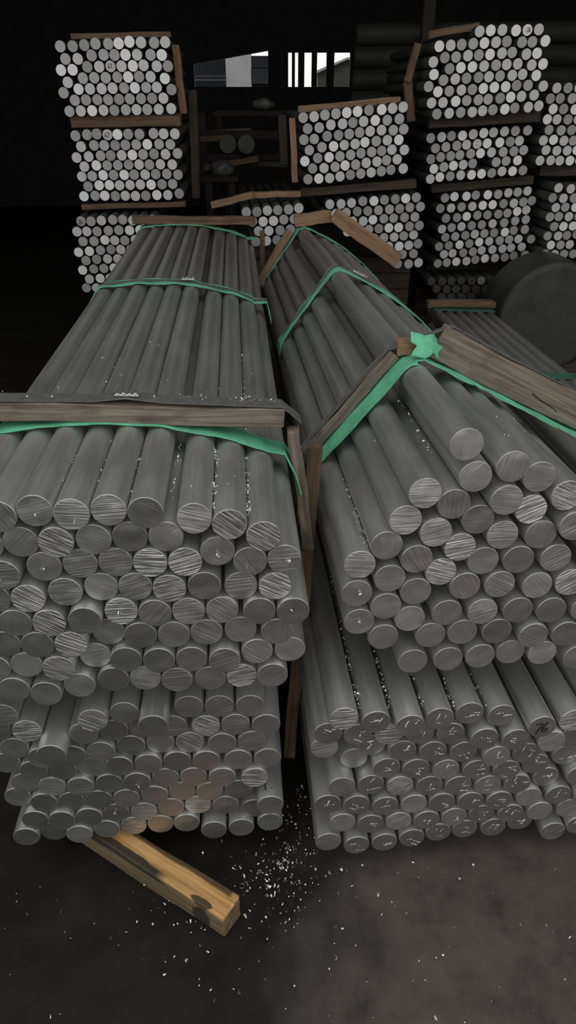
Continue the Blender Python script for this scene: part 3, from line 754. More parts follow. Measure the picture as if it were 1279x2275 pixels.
# --- left stack, middle
O2 = 1.49
path = [LU.pt(-0.63, 0.86, 0)] + [LU.pt(u, w, 0) for u, w in hpL if u < 0.0] + [LU.pt(0.028, 0.93, 0), LU.pt(0.043, 0.86, 0)]
o = ribbon('foam_sheet', path, LU.a, O2, O2 + 0.075, 0.003, M_GREEN, 0.003, 4)
tag(o, 'green foam band across the middle of the flat-topped stack', 'foam sheet', 'green foam sheets')
path2 = [p + LU.w * 0.004 for p in path]
o = ribbon('steel_strap', path2, LU.a, O2 + 0.022, O2 + 0.054, 0.0012, M_STRAP)
tag(o, 'dull steel strap over the green band in the middle of the flat-topped stack', 'strap', 'steel straps')
c = LU.pt(-0.24, topz + 0.010, O2 + 0.04); clip(o, c, LU.u, LU.w)
# --- left stack, far end
O3 = 2.83
path = [LU.pt(-0.625, 0.88, 0)] + [LU.pt(u, w, 0) for u, w in hpL if u < 0.0] + [LU.pt(0.03, 0.93, 0)]
o = ribbon('foam_sheet', path, LU.a, O3 - 0.02, O3 + 0.05, 0.003, M_GREEN, 0.003, 6)
tag(o, 'green foam sheet under the farthest timber of the flat-topped stack', 'foam sheet', 'green foam sheets')
o = timber('packing_timber', LU.pt(-0.585, topz + 0.024, O3 + 0.02), LU.pt(0.03, topz + 0.014, O3 + 0.02), 0.038, 0.045, (0, 0, 1), M_WOODB, 'brown timber laid across the far end of the flat-topped stack', seed=8)
o = timber('packing_timber', LU.pt(0.062, 0.965, O3 + 0.02), LU.pt(0.062, 0.60, O3 + 0.02), 0.024, 0.034, (1, 0, 0), M_WOODB, 'brown upright timber at the far corner between the two near stacks', seed=9)

# --- right stack, near the front
A1 = 0.38
hpR = RU.hull(0.003)
iu = max(range(len(hpR)), key=lambda i: hpR[i][1])
pku, pkw = hpR[iu]
left = [(u, w) for u, w in hpR if u <= pku]
right = [(u, w) for u, w in hpR if u >= pku]
def cut(chain, f):
    """point at fraction f of the chain's length, with its direction"""
    seg = [math.dist(a, b) for a, b in zip(chain, chain[1:])]
    t = f * sum(seg)
    for (a, b), L in zip(zip(chain, chain[1:]), seg):
        if t <= L or (a, b) == (chain[-2], chain[-1]):
            return (a[0] + (b[0] - a[0]) * t / L, a[1] + (b[1] - a[1]) * t / L)
        t -= L
def on(st, p, o, lift): return st.pt(p[0], p[1], o) + st.w * lift
chain = [cut(left, 0.17 + 0.83 * i / 24) for i in range(25)]
path = [RU.pt(p[0], p[1], 0) for p in chain]
o = ribbon('foam_sheet', path, RU.a, 0.342, 0.452, 0.003, M_GREEN, 0.0012, 11, edge=lambda f: 0.05 * (1 - f) ** 1.3 - 0.006)
tag(o, 'green foam sheet folded down the aisle-side slope of the peaked stack', 'foam sheet', 'green foam sheets')
p0, p1 = Vector((0.345, 1.0685)), Vector((0.482, 0.9995))
dr = (p1 - p0).normalized()
q0, q1 = p0 - dr * 0.03, p0 + dr * 0.60
path = [RU.pt(pku - 0.004, pkw + 0.001, 0), RU.pt(q0.x, q0.y + 0.002, 0), RU.pt(p0.x, p0.y + 0.001, 0), RU.pt(p1.x, p1.y + 0.001, 0), RU.pt(q1.x, q1.y + 0.001, 0)]
o = ribbon('foam_sheet', path, RU.a, 0.352, 0.43, 0.003, M_GREEN, 0.008, 12, edge=lambda f: 0.012 * math.sin(9 * f))
tag(o, 'torn green foam sheet under the wide plank of the peaked stack', 'foam sheet', 'green foam sheets')
up = Vector((-dr.y, dr.x))
def ru(p, o, lift): return RU.pt(p.x + up.x * lift, p.y + up.y * lift, o)
wide = timber('packing_timber', ru(p0 - dr * 0.012, 0.405, 0.043), ru(q1, 0.405, 0.043), 0.073, 0.028, RU.u * up.x + RU.w * up.y, M_WOODG,
       'wide weathered plank with a split, lying down the outer slope of the peaked stack', seed=21, rough=0.0022)
# the split near the lower end of the plank
bm = bmesh.new()
ln = [(0.255, -0.006), (0.285, -0.012), (0.315, -0.014), (0.345, -0.022), (0.352, -0.012), (0.375, -0.006), (0.378, 0.000), (0.405, 0.004)]
for (x0, z0), (x1, z1) in zip(ln, ln[1:]):
    d = Vector((x1 - x0, 0, z1 - z0))
    box_bm(bm, (d.length + 0.001, 0.0022, 0.0012), frame_mtx((x0, -0.0152, z0), d, (0, -1, 0)), off=(d.length / 2, 0, 0))
o = build('split', bm, M_INK, wide)
lu = (Vector(cut(left, 0.95)) - Vector(cut(left, 0.25))).normalized()
ln_ = Vector((-lu.y, lu.x))
if ln_.y < 0: ln_ = -ln_
def rl_(f, o, lift):
    p = Vector(cut(left, f)) + ln_ * lift
    return RU.pt(p.x, p.y, o)
slope = timber('packing_timber', rl_(0.19, 0.458, 0.019), rl_(0.95, 0.418, 0.019), 0.024, 0.040, RU.u * ln_.x + RU.w * ln_.y, M_WOODG,
       'dark weathered timber leaning up the aisle-side slope of the peaked stack', seed=22)
sp = [rl_(0.165, 0.44, -0.006), rl_(0.20, 0.455, 0.0325), rl_(0.94, 0.416, 0.0325), ru(p0, 0.40, 0.084), ru(p1, 0.40, 0.082), ru(q1, 0.40, 0.082)]
o = ribbon('steel_strap', sp, RU.a, -0.008, 0.010, 0.0012, M_STRAP)
tag(o, 'dull steel strap over the sloping front timbers of the peaked stack', 'strap', 'steel straps')
# crumpled scrap of foam where the two sloping timbers meet
bm = bmesh.new()
bmesh.ops.create_grid(bm, x_segments=14, y_segments=10, size=0.5)
rn = random.Random(5)
for v in bm.verts:
    a = math.atan2(v.co.y, v.co.x)
    r = 1 + 0.18 * math.sin(3 * a + 1) + 0.10 * math.sin(7 * a)
    v.co = Vector((v.co.x * 0.062 * r, v.co.y * 0.05 * r, 0.006 * math.sin(v.co.x * 9) + 0.004 * math.sin(v.co.y * 11 + 2) + rn.uniform(-0.0012, 0.0012) - 0.02 * abs(v.co.x)))
g = bmesh.ops.extrude_face_region(bm, geom=bm.faces[:])
for v in g['geom']:
    if isinstance(v, bmesh.types.BMVert): v.co.z += 0.003
o = build('foam_scrap', bm, M_GREEN, smooth=True)
o.matrix_world = frame_mtx(ru(p0 - dr * 0.037, 0.372, 0.030), RU.u + RU.w * -0.1, RU.w * 0.75 - RU.a * 0.66)
tag(o, 'crumpled scrap of green foam at the peak between the sloping timbers', 'foam sheet')
bm_p = rl_(1.0, 0.41, 0.020)
o = timber('packing_block', RU.pt(pku - 0.03, pkw + 0.016, 0.414), RU.pt(pku + 0.022, pkw + 0.018, 0.414), 0.030, 0.034, RU.w, M_WOODR, 'short reddish wood block at the peak beside the green scrap', seed=25, cuts=3)
# tall upright between the two stacks
P1, P0 = at(702, 990, 1.345), on_floor(642, 1690, 0.0)
o = timber('upright_timber', P0 + Vector((0, 0.02, 0)), P1 + Vector((0, 0.0, 0)), 0.030, 0.020, (1, 0, 0), M_WOODB, 'tall brown timber standing on the floor in the gap between the two near stacks', seed=31)
sp = [at(655, 1000, 1.35), at(690, 983, 1.36), at(702, 976, 1.37)]
o = ribbon('steel_strap', sp, Vector((0, 1, 0)), -0.004, 0.010, 0.001, M_STRAP)
tag(o, 'short end of steel strap bridging the gap between the two near stacks', 'strap')
# middle band of the right stack
OM = 1.42
lp = [cut(left, 0.1 + 0.9 * i / 20) for i in range(21)]
rp = [cut(right, 0.62 * i / 20) for i in range(1, 21)]
path = [RU.pt(p[0], p[1], 0) for p in lp + rp]
o = ribbon('foam_sheet', path, RU.a, OM - 0.03, OM + 0.05, 0.003, M_GREEN, 0.003, 41, edge=lambda f: -0.065 * math.exp(-((f - 0.78) / 0.14) ** 2) + 0.02 * math.exp(-((f - 0.25) / 0.15) ** 2))
tag(o, 'green foam band over the middle of the peaked stack', 'foam sheet', 'green foam sheets')
path2 = [p + RU.w * 0.0045 for p in path]
o = ribbon('steel_strap', path2, RU.a, OM + 0.012, OM + 0.040, 0.0012, M_STRAP)
tag(o, 'dull steel strap over the green band of the peaked stack', 'strap', 'steel straps')
cp = Vector(cut(right, 0.12)); clip(o, RU.pt(cp.x, cp.y + 0.012, OM + 0.027), RU.u - RU.w * 0.5, RU.w + RU.u * 0.5, 5)
# far end of the right stack
OF = 2.50
path = [RU.pt(p[0], p[1], 0) for p in [cut(left, 0.15 + 0.85 * i / 12) for i in range(13)] + [cut(right, 0.7 * i / 12) for i in range(1, 13)]]
o = ribbon('foam_sheet', path, RU.a, OF - 0.03, OF + 0.04, 0.003, M_GREEN, 0.003, 43)
tag(o, 'green foam sheet under the far timbers of the peaked stack', 'foam sheet', 'green foam sheets')
o = timber('packing_timber', rl_(0.12, OF, 0.026), rl_(0.86, OF + 0.02, 0.026), 0.034, 0.045, RU.u * ln_.x + RU.w * ln_.y, M_WOODR, 'reddish timber up the aisle side of the far end of the peaked stack', seed=44)
o = timber('packing_timber', RU.pt(pku - 0.045, pkw + 0.026, OF + 0.01), RU.pt(pku + 0.13, pkw + 0.045, OF + 0.01), 0.055, 0.028, RU.w, M_WOODR, 'short reddish timber over the far peak of the peaked stack', seed=45)
rs = [cut(right, 0.26), cut(right, 0.62)]
o = timber('packing_timber', RU.pt(pku + 0.135, pkw + 0.055, OF - 0.03), RU.pt(pku + 0.455, pkw - 0.155, OF - 0.03), 0.068, 0.026, RU.w, M_WOODR, 'wide reddish plank down the outer slope of the far end of the peaked stack', seed=46)

# bearers between and under the near stacks
def bearer(st, u0, u1, w, o, h, d, mat, label, seed):
    return timber('bearer', st.pt(u0, w, o), st.pt(u1, w, o), h, d, st.w, mat, label, seed=seed, rough=0.0004)
wl = min(w for u, w, *_ in LU.rods) - RAD
for oo, lab in ((0.40, 'thin bearer between the two left stacks near the front'), (2.4, 'thin bearer between the two left stacks at the far end')):
    bearer(LU, -0.60, -0.02, wl - 0.0088, oo, 0.0150, 0.08, M_WOODD, lab, int(oo * 10))
wr = min(w for u, w, *_ in RU.rods) - RAD
bearer(RU, 0.20, 0.66, wr - 0.0078, 0.55, 0.012, 0.08, M_WOODD, 'thin bearer between the peaked stack and the stack below it', 52)
for oo, h in ((0.75, 0.029), (2.0, 0.0135)):
    w = min(w for u, w, *_ in RL.rods) - RAD
    bearer(RL, 0.06, 0.74, w - h / 2 - 0.0006, oo, h, 0.09, M_WOODD, 'flat dark bearer on the floor under the speckle-ended stack, %s' % ('near one' if oo < 1 else 'far one'), 53)
w = min(w for u, w, *_ in LL.rods) - RAD
for oo in (1.1, 2.6):
    bearer(LL, -0.62, -0.03, w - 0.0356, oo, 0.070, 0.09, M_WOODD, 'dark bearer on the floor under the block-propped stack, %s' % ('middle one' if oo < 2 else 'far one'), 54)

# ---------------------------------------------------------------- yellow timber block in the foreground
def block_material():
    t = NT('yellow_timber_with_black_stain')
    co = t.coords((1, 1, 1), seed=False)
    sx = t.add('ShaderNodeSeparateXYZ'); t.to(co, sx.inputs[0])
    st = t.coords((3, 70, 70), seed=False)
    g = t.noise(st, 1.0, 5, 0.65, 0.5)
    b = t.noise(t.coords((7, 26, 26), seed=False), 1.0, 4, 0.6, 0.4)
    c = t.ramp(g, [(0.30, (0.30, 0.15, 0.045)), (0.48, (0.60, 0.34, 0.12)), (0.70, (0.80, 0.52, 0.22))])
    # sides: greyer and browner below the yellow top strip
    side = t.ramp(g, [(0.3, (0.085, 0.058, 0.032)), (0.7, (0.25, 0.17, 0.09))])
    low = t.ramp(t.math('ADD', sx.outputs[2], t.math('MULTIPLY', t.math('SUBTRACT', b, 0.5), 0.03)), [(0.026, (1, 1, 1)), (0.032, (0, 0, 0))])
    wob = t.math('MULTIPLY', t.math('SUBTRACT', b, 0.5), 0.018)
    yv = t.math('ADD', sx.outputs[1], wob)
    left_b = t.ramp(t.math('ADD', t.math('MULTIPLY', yv, 10.0), 0.5), [(0.62, (0, 0, 0)), (0.66, (1, 1, 1))])
    xs = t.ramp(t.math('ADD', sx.outputs[0], t.math('MULTIPLY', t.math('SUBTRACT', b, 0.5), 0.08)), [(0.150, (0, 0, 0)), (0.170, (1, 1, 1))])
    right_b = t.ramp(t.math('ADD', t.math('MULTIPLY', yv, 10.0), 0.5), [(0.30, (1, 1, 1)), (0.36, (0, 0, 0))])
    hi = t.ramp(sx.outputs[2], [(0.014, (0, 0, 0)), (0.022, (1, 1, 1))])
    d1 = t.math('MULTIPLY', t.math('SUBTRACT', sx.outputs[0], 0.062), 1 / 0.030)
    d2 = t.math('MULTIPLY', t.math('SUBTRACT', yv, 0.024), 1 / 0.0085)
    kd = t.math('ADD', t.math('MULTIPLY', d1, d1), t.math('MULTIPLY', d2, d2))
    kn = t.ramp(kd, [(0.7, (1, 1, 1)), (1.0, (0, 0, 0))])
    top_stain = t.math('MULTIPLY', hi, t.math('MAXIMUM', t.math('MULTIPLY', left_b, xs), t.math('MULTIPLY', right_b, 0.9)))
    c = t.mix(low, c, side)
    notend = t.ramp(sx.outputs[0], [(0.012, (0, 0, 0)), (0.02, (1, 1, 1))])
    stain = t.math('MULTIPLY', t.math('MAXIMUM', top_stain, t.math('MULTIPLY', kn, 0.95)), notend)
    c = t.mix(t.math('MULTIPLY', stain, 0.94), c, (0.018, 0.016, 0.013))
    t.bump(g, 0.6, 0.004)
    return t.set(Base_Color=c, Roughness=0.7)
B0 = on_floor(499, 2085.7, 0)
Bd = (on_floor(187, 1877, 0) - B0).normalized()
Bp = Vector((-Bd.y, Bd.x, 0))
if Bp.y < 0: Bp = -Bp
c0 = B0 + Bp * 0.030 + Vector((0, 0, 0.0355))
o = timber('timber_block', c0, c0 + Bd * 0.66, 0.070, 0.060, (0, 0, 1), block_material(), 'yellow timber block with black stains jutting from under the near stack onto the floor', 'timber block', seed=61, rough=0.0012, cuts=20)

# ---------------------------------------------------------------- low bundle behind the peaked stack and the big dark billet beside it
RB_z = 0.482
aR = ray(494, 222).normalized(); uR = aR.cross(Vector((0, 0, 1))).normalized()
base = Matrix((uR, aR, Vector((0, 0, 1)))).transposed().to_4x4()
RB0 = Vector((1.022, 2.0, 0))
lenB = 2.23
meB = bar_mesh(lenB)
for r in range(3):
    for k in range(6 - (r % 2)):
        x = k * 0.0595 + (0.02975 if r % 2 else 0)
        z = RB_z - r * 0.0520 - 0.003 * k
        b = proto_bar.copy(); b.data = meB; COL.objects.link(b)
        e = proto_end.copy(); COL.objects.link(e); e.parent = b
        m = base.copy(); m.translation = RB0 + uR * x + Vector((0, 0, z)) - aR * 0.01 * ((k * 7 + r * 3) % 4)
        b.matrix_world = m
        e.color = (0.5, 0.2, 0.1, 0)
        tag(b, f'aluminium bar, {ORD[k + 1]} from aisle, {ORD[r + 1]} layer, low bundle by the dark billet', 'metal bar', 'bars of the low bundle')
zt = RB_z + RAD
bb = RB0 + aR * 2.13
o = timber('packing_timber', bb + uR * -0.06 + Vector((0, 0, zt + 0.026)), bb + uR * 0.335 + Vector((0, 0, zt + 0.016)), 0.036, 0.05, (0, 0, 1), M_WOODB, 'brown timber across the low bundle beside the dark billet', seed=71, bow=0.008)
path = [RB0 + uR * (-0.03 + 0.06 * i) + Vector((0, 0, zt + 0.001 - 0.003 * i)) for i in range(7)]
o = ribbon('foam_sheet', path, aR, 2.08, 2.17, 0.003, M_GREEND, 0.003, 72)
tag(o, 'green foam edge under the timber on the low bundle', 'foam sheet', 'green foam sheets')
path = [RB0 + uR * (-0.03 + 0.06 * i) + Vector((0, 0, zt + 0.001 - 0.003 * i)) for i in range(7)] + [RB0 + uR * 0.37 + Vector((0, 0, zt - 0.05))]
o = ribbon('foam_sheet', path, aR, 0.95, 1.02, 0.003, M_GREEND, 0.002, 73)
tag(o, 'green foam band low on the bundle beside the dark billet', 'foam sheet', 'green foam sheets')
for i, yy in enumerate((0.35, 1.95)):
    t0 = RB0 + aR * yy
    for j in range(3):
        hh = (RB_z - 2 * 0.0520 - 0.016 - RAD) / 3
        o = timber('bearer', t0 + uR * -0.02 + Vector((0, 0, hh * (j + 0.5))), t0 + uR * 0.34 + Vector((0, 0, hh * (j + 0.5))), hh * 0.985, 0.09, (0, 0, 1), M_WOODD, f'dark bearer, {ORD[j + 1]} up in the {"near" if i == 0 else "far"} crib under the low bundle', seed=80 + j, cuts=3, rough=0.0005)

def lathe(name, prof, seg, mat, parent=None):
    """profile of (radius, y) turned about the y axis"""
    bm = bmesh.new()
    rows = [[bm.verts.new((r * math.cos(2 * math.pi * i / seg), y, r * math.sin(2 * math.pi * i / seg))) for i in range(seg)] for r, y in prof]
    for a, b in zip(rows, rows[1:]):
        for i in range(seg): bm.faces.new((a[i], a[(i + 1) % seg], b[(i + 1) % seg], b[i]))
    bm.faces.new(rows[0][::-1]); bm.faces.new(rows[-1])
    return build(name, bm, mat, parent)
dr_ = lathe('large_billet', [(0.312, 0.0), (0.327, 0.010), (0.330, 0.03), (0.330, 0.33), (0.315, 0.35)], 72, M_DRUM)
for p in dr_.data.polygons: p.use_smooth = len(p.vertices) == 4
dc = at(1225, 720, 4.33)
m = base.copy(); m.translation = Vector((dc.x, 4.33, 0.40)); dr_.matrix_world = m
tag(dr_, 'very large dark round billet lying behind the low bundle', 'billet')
fc = lathe('end_face', [(0.292, -0.004), (0.309, -0.001)], 72, M_DRUM, dr_)
for yy in (0.08, 0.27):
    for sx in (-0.2, 0.2):
        cpt = Vector((dc.x, 4.33, 0)) + aR * yy + uR * sx
        bm = bmesh.new()
        prism(bm, [(-0.08, 0), (0.08, 0), (0.08, 0.15), (-0.08, 0.085)] if sx > 0 else [(-0.08, 0), (0.08, 0), (0.08, 0.085), (-0.08, 0.15)], -0.05, 0.05)
        o = build('wedge_chock', bm, M_WOODD); o.location = cpt
        tag(o, f'dark wooden chock under the large billet, {"near" if yy < 0.2 else "far"} {"aisle" if sx < 0 else "outer"} side', 'chock')

# ---------------------------------------------------------------- timbers around the far bundles
def zr(key): 
    zs = [z for x, z in FAR_BARS[key][1]]; xs = [x for x, z in FAR_BARS[key][1]]
    return min(xs) / 1000, max(xs) / 1000, min(zs) / 1000, max(zs) / 1000, FAR_BARS[key][0]
def far_timber(p, q, d, h, dep, mat, label, seed, name='packing_timber'):
    a, b = at(p[0], p[1], d), at(q[0], q[1], d)
    return timber(name, a, b, h, dep, (0, 0, 1) if abs(b.x - a.x) > abs(b.z - a.z) else (1, 0, 0), mat, label, seed=seed, cuts=5)
FT = far_timber
FT((160, 270), (402, 266), 4.53, 0.062, 0.07, M_WOODB, 'brown bearer between the top and middle far bundles at left', 101)
FT((184, 458), (412, 452), 4.53, 0.030, 0.07, M_WOODB, 'brown bearer under the middle far bundle at left', 102)
FT((160, 82), (380, 77), 4.6, 0.026, 0.05, M_WOODB, 'brown timber on top of the highest far bundle at left', 103)
FT((390, 100), (408, 253), 4.62, 0.038, 0.05, M_WOODR, 'leaning reddish upright beside the highest far bundle at left', 104)
FT((428, 200), (436, 440), 4.9, 0.05, 0.05, M_WOODD, 'dark brown post right of the far left bundles', 105)
FT((662, 244), (888, 222), 4.62, 0.035, 0.06, M_WOODR, 'reddish timber on top of the middle far bundle under the bars of light', 106)
FT((649, 262), (655, 405), 4.52, 0.034, 0.04, M_WOODR, 'reddish upright at the edge of the middle far bundle', 107)
FT((626, 255), (632, 365), 5.1, 0.05, 0.05, M_WOODD, 'dark post behind the middle far bundle', 108)
FT((668, 426), (922, 406), 4.62, 0.046, 0.10, M_WOODD, 'dark bearer under the middle far bundle', 109)
FT((470, 456), (562, 432), 4.45, 0.035, 0.06, M_WOODR, 'reddish timber sloping up onto the small far bundle', 110)
FT((556, 433), (668, 430), 4.48, 0.030, 0.06, M_WOODR, 'reddish timber lying on the small far bundle', 111)
FT((950, 78), (1062, 58), 4.70, 0.035, 0.07, M_WOODB, 'brown timber on the step of the highest far bundle at right', 112)
FT((928, 96), (904, 182), 4.75, 0.04, 0.05, M_WOODB, 'leaning brown timber left of the highest far bundle at right', 113)
FT((905, 180), (912, 270), 4.78, 0.05, 0.05, M_WOODB, 'brown post left of the highest far bundle at right', 114)
FT((950, 274), (1195, 258), 4.75, 0.055, 0.10, M_WOODD, 'dark bearer between the top two far bundles at right', 115)
FT((955, 418), (1180, 398), 4.90, 0.05, 0.10, M_WOODD, 'dark bearer between the lower two far bundles at right', 116)
FT((1195, 378), (1300, 378), 4.9, 0.06, 0.10, M_WOODD, 'dark bearer between the two bundles at the far right edge', 117)
# cribs of dark bearers that carry the lowest far bundles
def crib(key, n, back, label):
    x0, x1, z0, z1, d = zr(key)
    H = z0 - 0.0285
    h = H / n
    for j in range(n):
        timber('bearer', (x0 - 0.02, d + back, (j + 0.5) * h), (x1 + 0.02, d + back, (j + 0.5) * h), h * 0.97, 0.11, (0, 0, 1), M_WOODD, f'dark bearer, {ORD[j + 1]} up in the crib under {label}', seed=120 + j, cuts=3, rough=0.0005)
crib('FL3', 5, 0.45, 'the lowest far bundle at left')
crib('C2', 6, 0.45, 'the far bundle behind the peaked stack')
crib('C3', 7, 0.30, 'the small far bundle')
crib('R6', 4, 0.5, 'the dim bundle beside the dark billet')
crib('R5', 6, 0.5, 'the lower bundle at the far right edge')
for key, under, lab in (('C1', 'C2', ''), ):
    pass
x0, x1, z0, z1, d = zr('R6')
a, b, c_, e_, d3 = zr('R3')
timber('bearer', (a, d3 + 0.3, (z1 + c_) / 2), (b, d3 + 0.3, (z1 + c_) / 2), max(0.02, c_ - z1 - 0.058), 0.1, (0, 0, 1), M_WOODD, 'dark bearer over the dim bundle beside the dark billet', seed=131, cuts=3)

# ---------------------------------------------------------------- the dim middle of the shed
rk = empty('storage_rack', (-0.15, 6.2, 0))
tag(rk, 'dark steel storage rack deep in the shed between the far bundles', 'rack')
def rack_part(name, p, q, d, h, dep, mat=M_RUST):
    a, b = at(p[0], p[1], d), at(q[0], q[1], d)
    o = timber(name, a, b, h, dep, (0, 0, 1) if abs(b.x - a.x) > abs(b.z - a.z) else (1, 0, 0), mat, cuts=2, rough=0.0003)
    m = o.matrix_world.copy(); o.parent = rk; o.matrix_parent_inverse = Matrix.Translation(-rk.location)
    return o
for x in (446, 628):
    for d in (6.0, 6.8):
        a = at(x, 250, d)
        bm = bmesh.new(); box_bm(bm, (0.07, 0.07, a.z), Matrix.Translation((a.x, d, a.z / 2)), 0.004)
        o = build('post', bm, M_RUST); o.parent = rk; o.matrix_parent_inverse = Matrix.Translation(-rk.location)
for y, d in ((300, 6.0), (352, 6.0), (300, 6.8), (352, 6.8)):
    rack_part('rail', (440, y), (634, y), d, 0.06, 0.05)
rail_top = at(500, 352, 6.0).z + 0.032
def billet(px, d, r, label):
    c = Vector((at(px, 330, d).x, d, rail_top + r))
    o = lathe('round_billet', [(r - 0.006, 0.0), (r, 0.006), (r, 1.0), (r - 0.006, 1.006)], 40, M_DIM2)
    for p in o.data.polygons: p.use_smooth = len(p.vertices) == 4
    m = base.copy(); m.translation = c; o.matrix_world = m
    return tag(o, label, 'billet', 'round billets on the rack')
M_DIM2 = plain('dull_grey_billet', (0.085, 0.085, 0.08), 0.6, 0.3, 0.2, 12)
billet(547, 5.9, 0.066, 'dim round billet on the rack deep in the shed, in front')
billet(506, 5.96, 0.066, 'dim round billet on the rack deep in the shed, set back')
for k, (p, q, d, mat, lab) in enumerate((
        ((440, 296), (558, 290), 6.1, M_WOODB, 'thin brown plank lying above the dim billets'),
        ((445, 309), (500, 306), 6.0, M_WOODB, 'brown plank end left of the dim billets'),
        ((455, 372), (575, 352), 5.7, M_WOODB, 'brown plank leaning under the dim billets'),
        ((560, 362), (640, 366), 5.8, M_DIM, 'grey plank on the low rail beside the middle far bundle'))):
    FT(p, q, d, 0.035, 0.08, mat, lab, 140 + k, 'loose_plank')
# sacks and a pale bundle of wrap on the rack floor
def sack(px, py, d, s, mat, label, seed):
    rn = random.Random(seed)
    bm = bmesh.new()
    bmesh.ops.create_icosphere(bm, subdivisions=3, radius=1.0)
    for v in bm.verts:
        n = v.co.normalized()
        k = 1 + 0.12 * math.sin(5 * n.x + seed) * math.sin(4 * n.z + 2) + 0.06 * math.sin(11 * n.y + 9 * n.x)
        v.co = Vector((n.x * s[0], n.y * s[1], max(n.z, -0.75) * s[2])) * k
    o = build('plastic_sack', bm, mat, smooth=True)
    c = at(px, py, d); o.location = c
    return tag(o, label, 'sack')
M_SACK = plain('dusty_plastic_wrap', (0.10, 0.10, 0.10), 0.5, 0, 0.5, 16)
cz = at(492, 372, 5.9)
sack(492, 376, 5.6, (0.08, 0.07, 0.06), M_SACK, 'small pale wrapped sack below the dim billets', 3)
sack(585, 232, 7.2, (0.10, 0.08, 0.05), M_SACK, 'dusty pale heap of wrap below the left opening', 4)
for x, y, d, w, lab in ((492, 387, 5.6, 0.26, 'low dark table under the pale sack'), (590, 246, 7.2, 0.9, 'dark machine bench under the left opening')):
    c = at(x, y, d)
    t = empty('work_bench', (c.x, d, 0)); tag(t, lab, 'bench')
    bm = bmesh.new(); box_bm(bm, (w, 0.34, 0.04), Matrix.Translation((0, 0, c.z - 0.02)), 0.004); build('bench_top', bm, M_RUST, t)
    for sx in (-1, 1):
        for sy in (-1, 1):
            bm = bmesh.new(); box_bm(bm, (0.05, 0.05, c.z - 0.04), Matrix.Translation((sx * (w / 2 - 0.05), sy * 0.14, (c.z - 0.04) / 2)), 0.003); build('leg', bm, M_RUST, t)
# long dark tubes stacked crosswise behind the right-hand bundles
M_TUBE = plain('olive_grey_tube', (0.020, 0.021, 0.017), 0.7, 0.1, 0.3, 6)
for k in range(7):
    y = 118 + k * 21
    a = at(790 - k * 3, y, 6.6)
    L = 3.4
    o = lathe('long_tube', [(0.070, 0.0), (0.074, 0.004), (0.074, L)], 24, M_TUBE)
    for p in o.data.polygons: p.use_smooth = len(p.vertices) == 4
    x = Vector((1, 0.02, 0.012)).normalized()
    yv = x; zv = Vector((0, 0, 1)); xv = yv.cross(zv).normalized(); zv = xv.cross(yv)
    m = Matrix((xv, yv, zv)).transposed().to_4x4(); m.translation = Vector((a.x, 6.6, 1.98 - k * 0.1485)); o.matrix_world = m
    tag(o, f'long olive grey tube, {ORD[k + 1]} from the top of the pile behind the bundles', 'tube', 'long tubes behind the bundles')
for x in (1.2, 3.4):
    bm = bmesh.new(); box_bm(bm, (0.10, 0.4, 1.98 - 6 * 0.1485 - 0.076), Matrix.Translation((x, 6.62, (1.98 - 6 * 0.1485 - 0.076) / 2)), 0.005)
    o = build('tube_trestle', bm, M_RUST); tag(o, f'dark trestle under the {"near" if x < 2 else "far"} end of the long tubes', 'trestle')
for x in (1.05, 3.6):
    bm = bmesh.new(); box_bm(bm, (0.09, 0.09, 2.9), Matrix.Translation((x, 6.48, 1.45)), 0.004)
    o = build('tube_stanchion', bm, M_RUST); tag(o, f'dark upright holding the {"near" if x < 2 else "far"} end of the long tubes', 'post')

# ---------------------------------------------------------------- swarf: curls and flakes
def flake(bm, p, n, rn, s):
    """one curled chip: a short arc of bent ribbon"""
    n = n.normalized()
    t = n.orthogonal().normalized(); b = n.cross(t)
    a0 = rn.uniform(0, 6.28); t, b = t * math.cos(a0) + b * math.sin(a0), b * math.cos(a0) - t * math.sin(a0)
    tilt = rn.uniform(-0.7, 0.7)
    b2 = (b * math.cos(tilt) + n * math.sin(tilt)).normalized(); n2 = t.cross(b2)
    R0 = s * rn.uniform(0.35, 0.8); arc = rn.uniform(1.6, 4.6); w = s * rn.uniform(0.25, 0.5); k = 4
    prev = None
    for i in range(k + 1):
        th = arc * i / k
        q = p + t * (R0 * math.sin(th)) + n2 * (R0 * (1 - math.cos(th))) + n * (s * 0.08)
        v = (bm.verts.new(q - b2 * w / 2), bm.verts.new(q + b2 * (w / 2) + n2 * (s * 0.12)))
        if prev: bm.faces.new((prev[0], prev[1], v[1], v[0]))
        prev = v
rn = random.Random(77)
bm = bmesh.new()
UP = Vector((0, 0, 1))
def scatter(n, cx, cy, sx, sy, s0, s1):
    for _ in range(n):
        x, y = rn.gauss(cx, sx), rn.gauss(cy, sy)
        if y < 1725 or y > 2290 or x < -20 or x > 1300: continue
        flake(bm, on_floor(x, y, 0.001), UP + Vector((rn.uniform(-.5, .5), rn.uniform(-.5, .5), 0)), rn, rn.uniform(s0, s1))
scatter(150, 612, 1935, 45, 55, 0.003, 0.008)
scatter(75, 660, 1850, 26, 60, 0.003, 0.007)
scatter(60, 600, 2000, 90, 70, 0.003, 0.007)
scatter(40, 390, 1995, 60, 45, 0.003, 0.008)
scatter(45, 700, 2060, 260, 90, 0.003, 0.008)
for _ in range(75): 
    x, y = rn.uniform(0, 1279), rn.uniform(1890, 2270)
    flake(bm, on_floor(x, y, 0.001), UP, rn, rn.uniform(0.002, 0.007))
me_o = build('floor_swarf', bm, M_CHIP)
tag(me_o, 'bright aluminium chips scattered over the dark floor', 'swarf', kind='stuff')
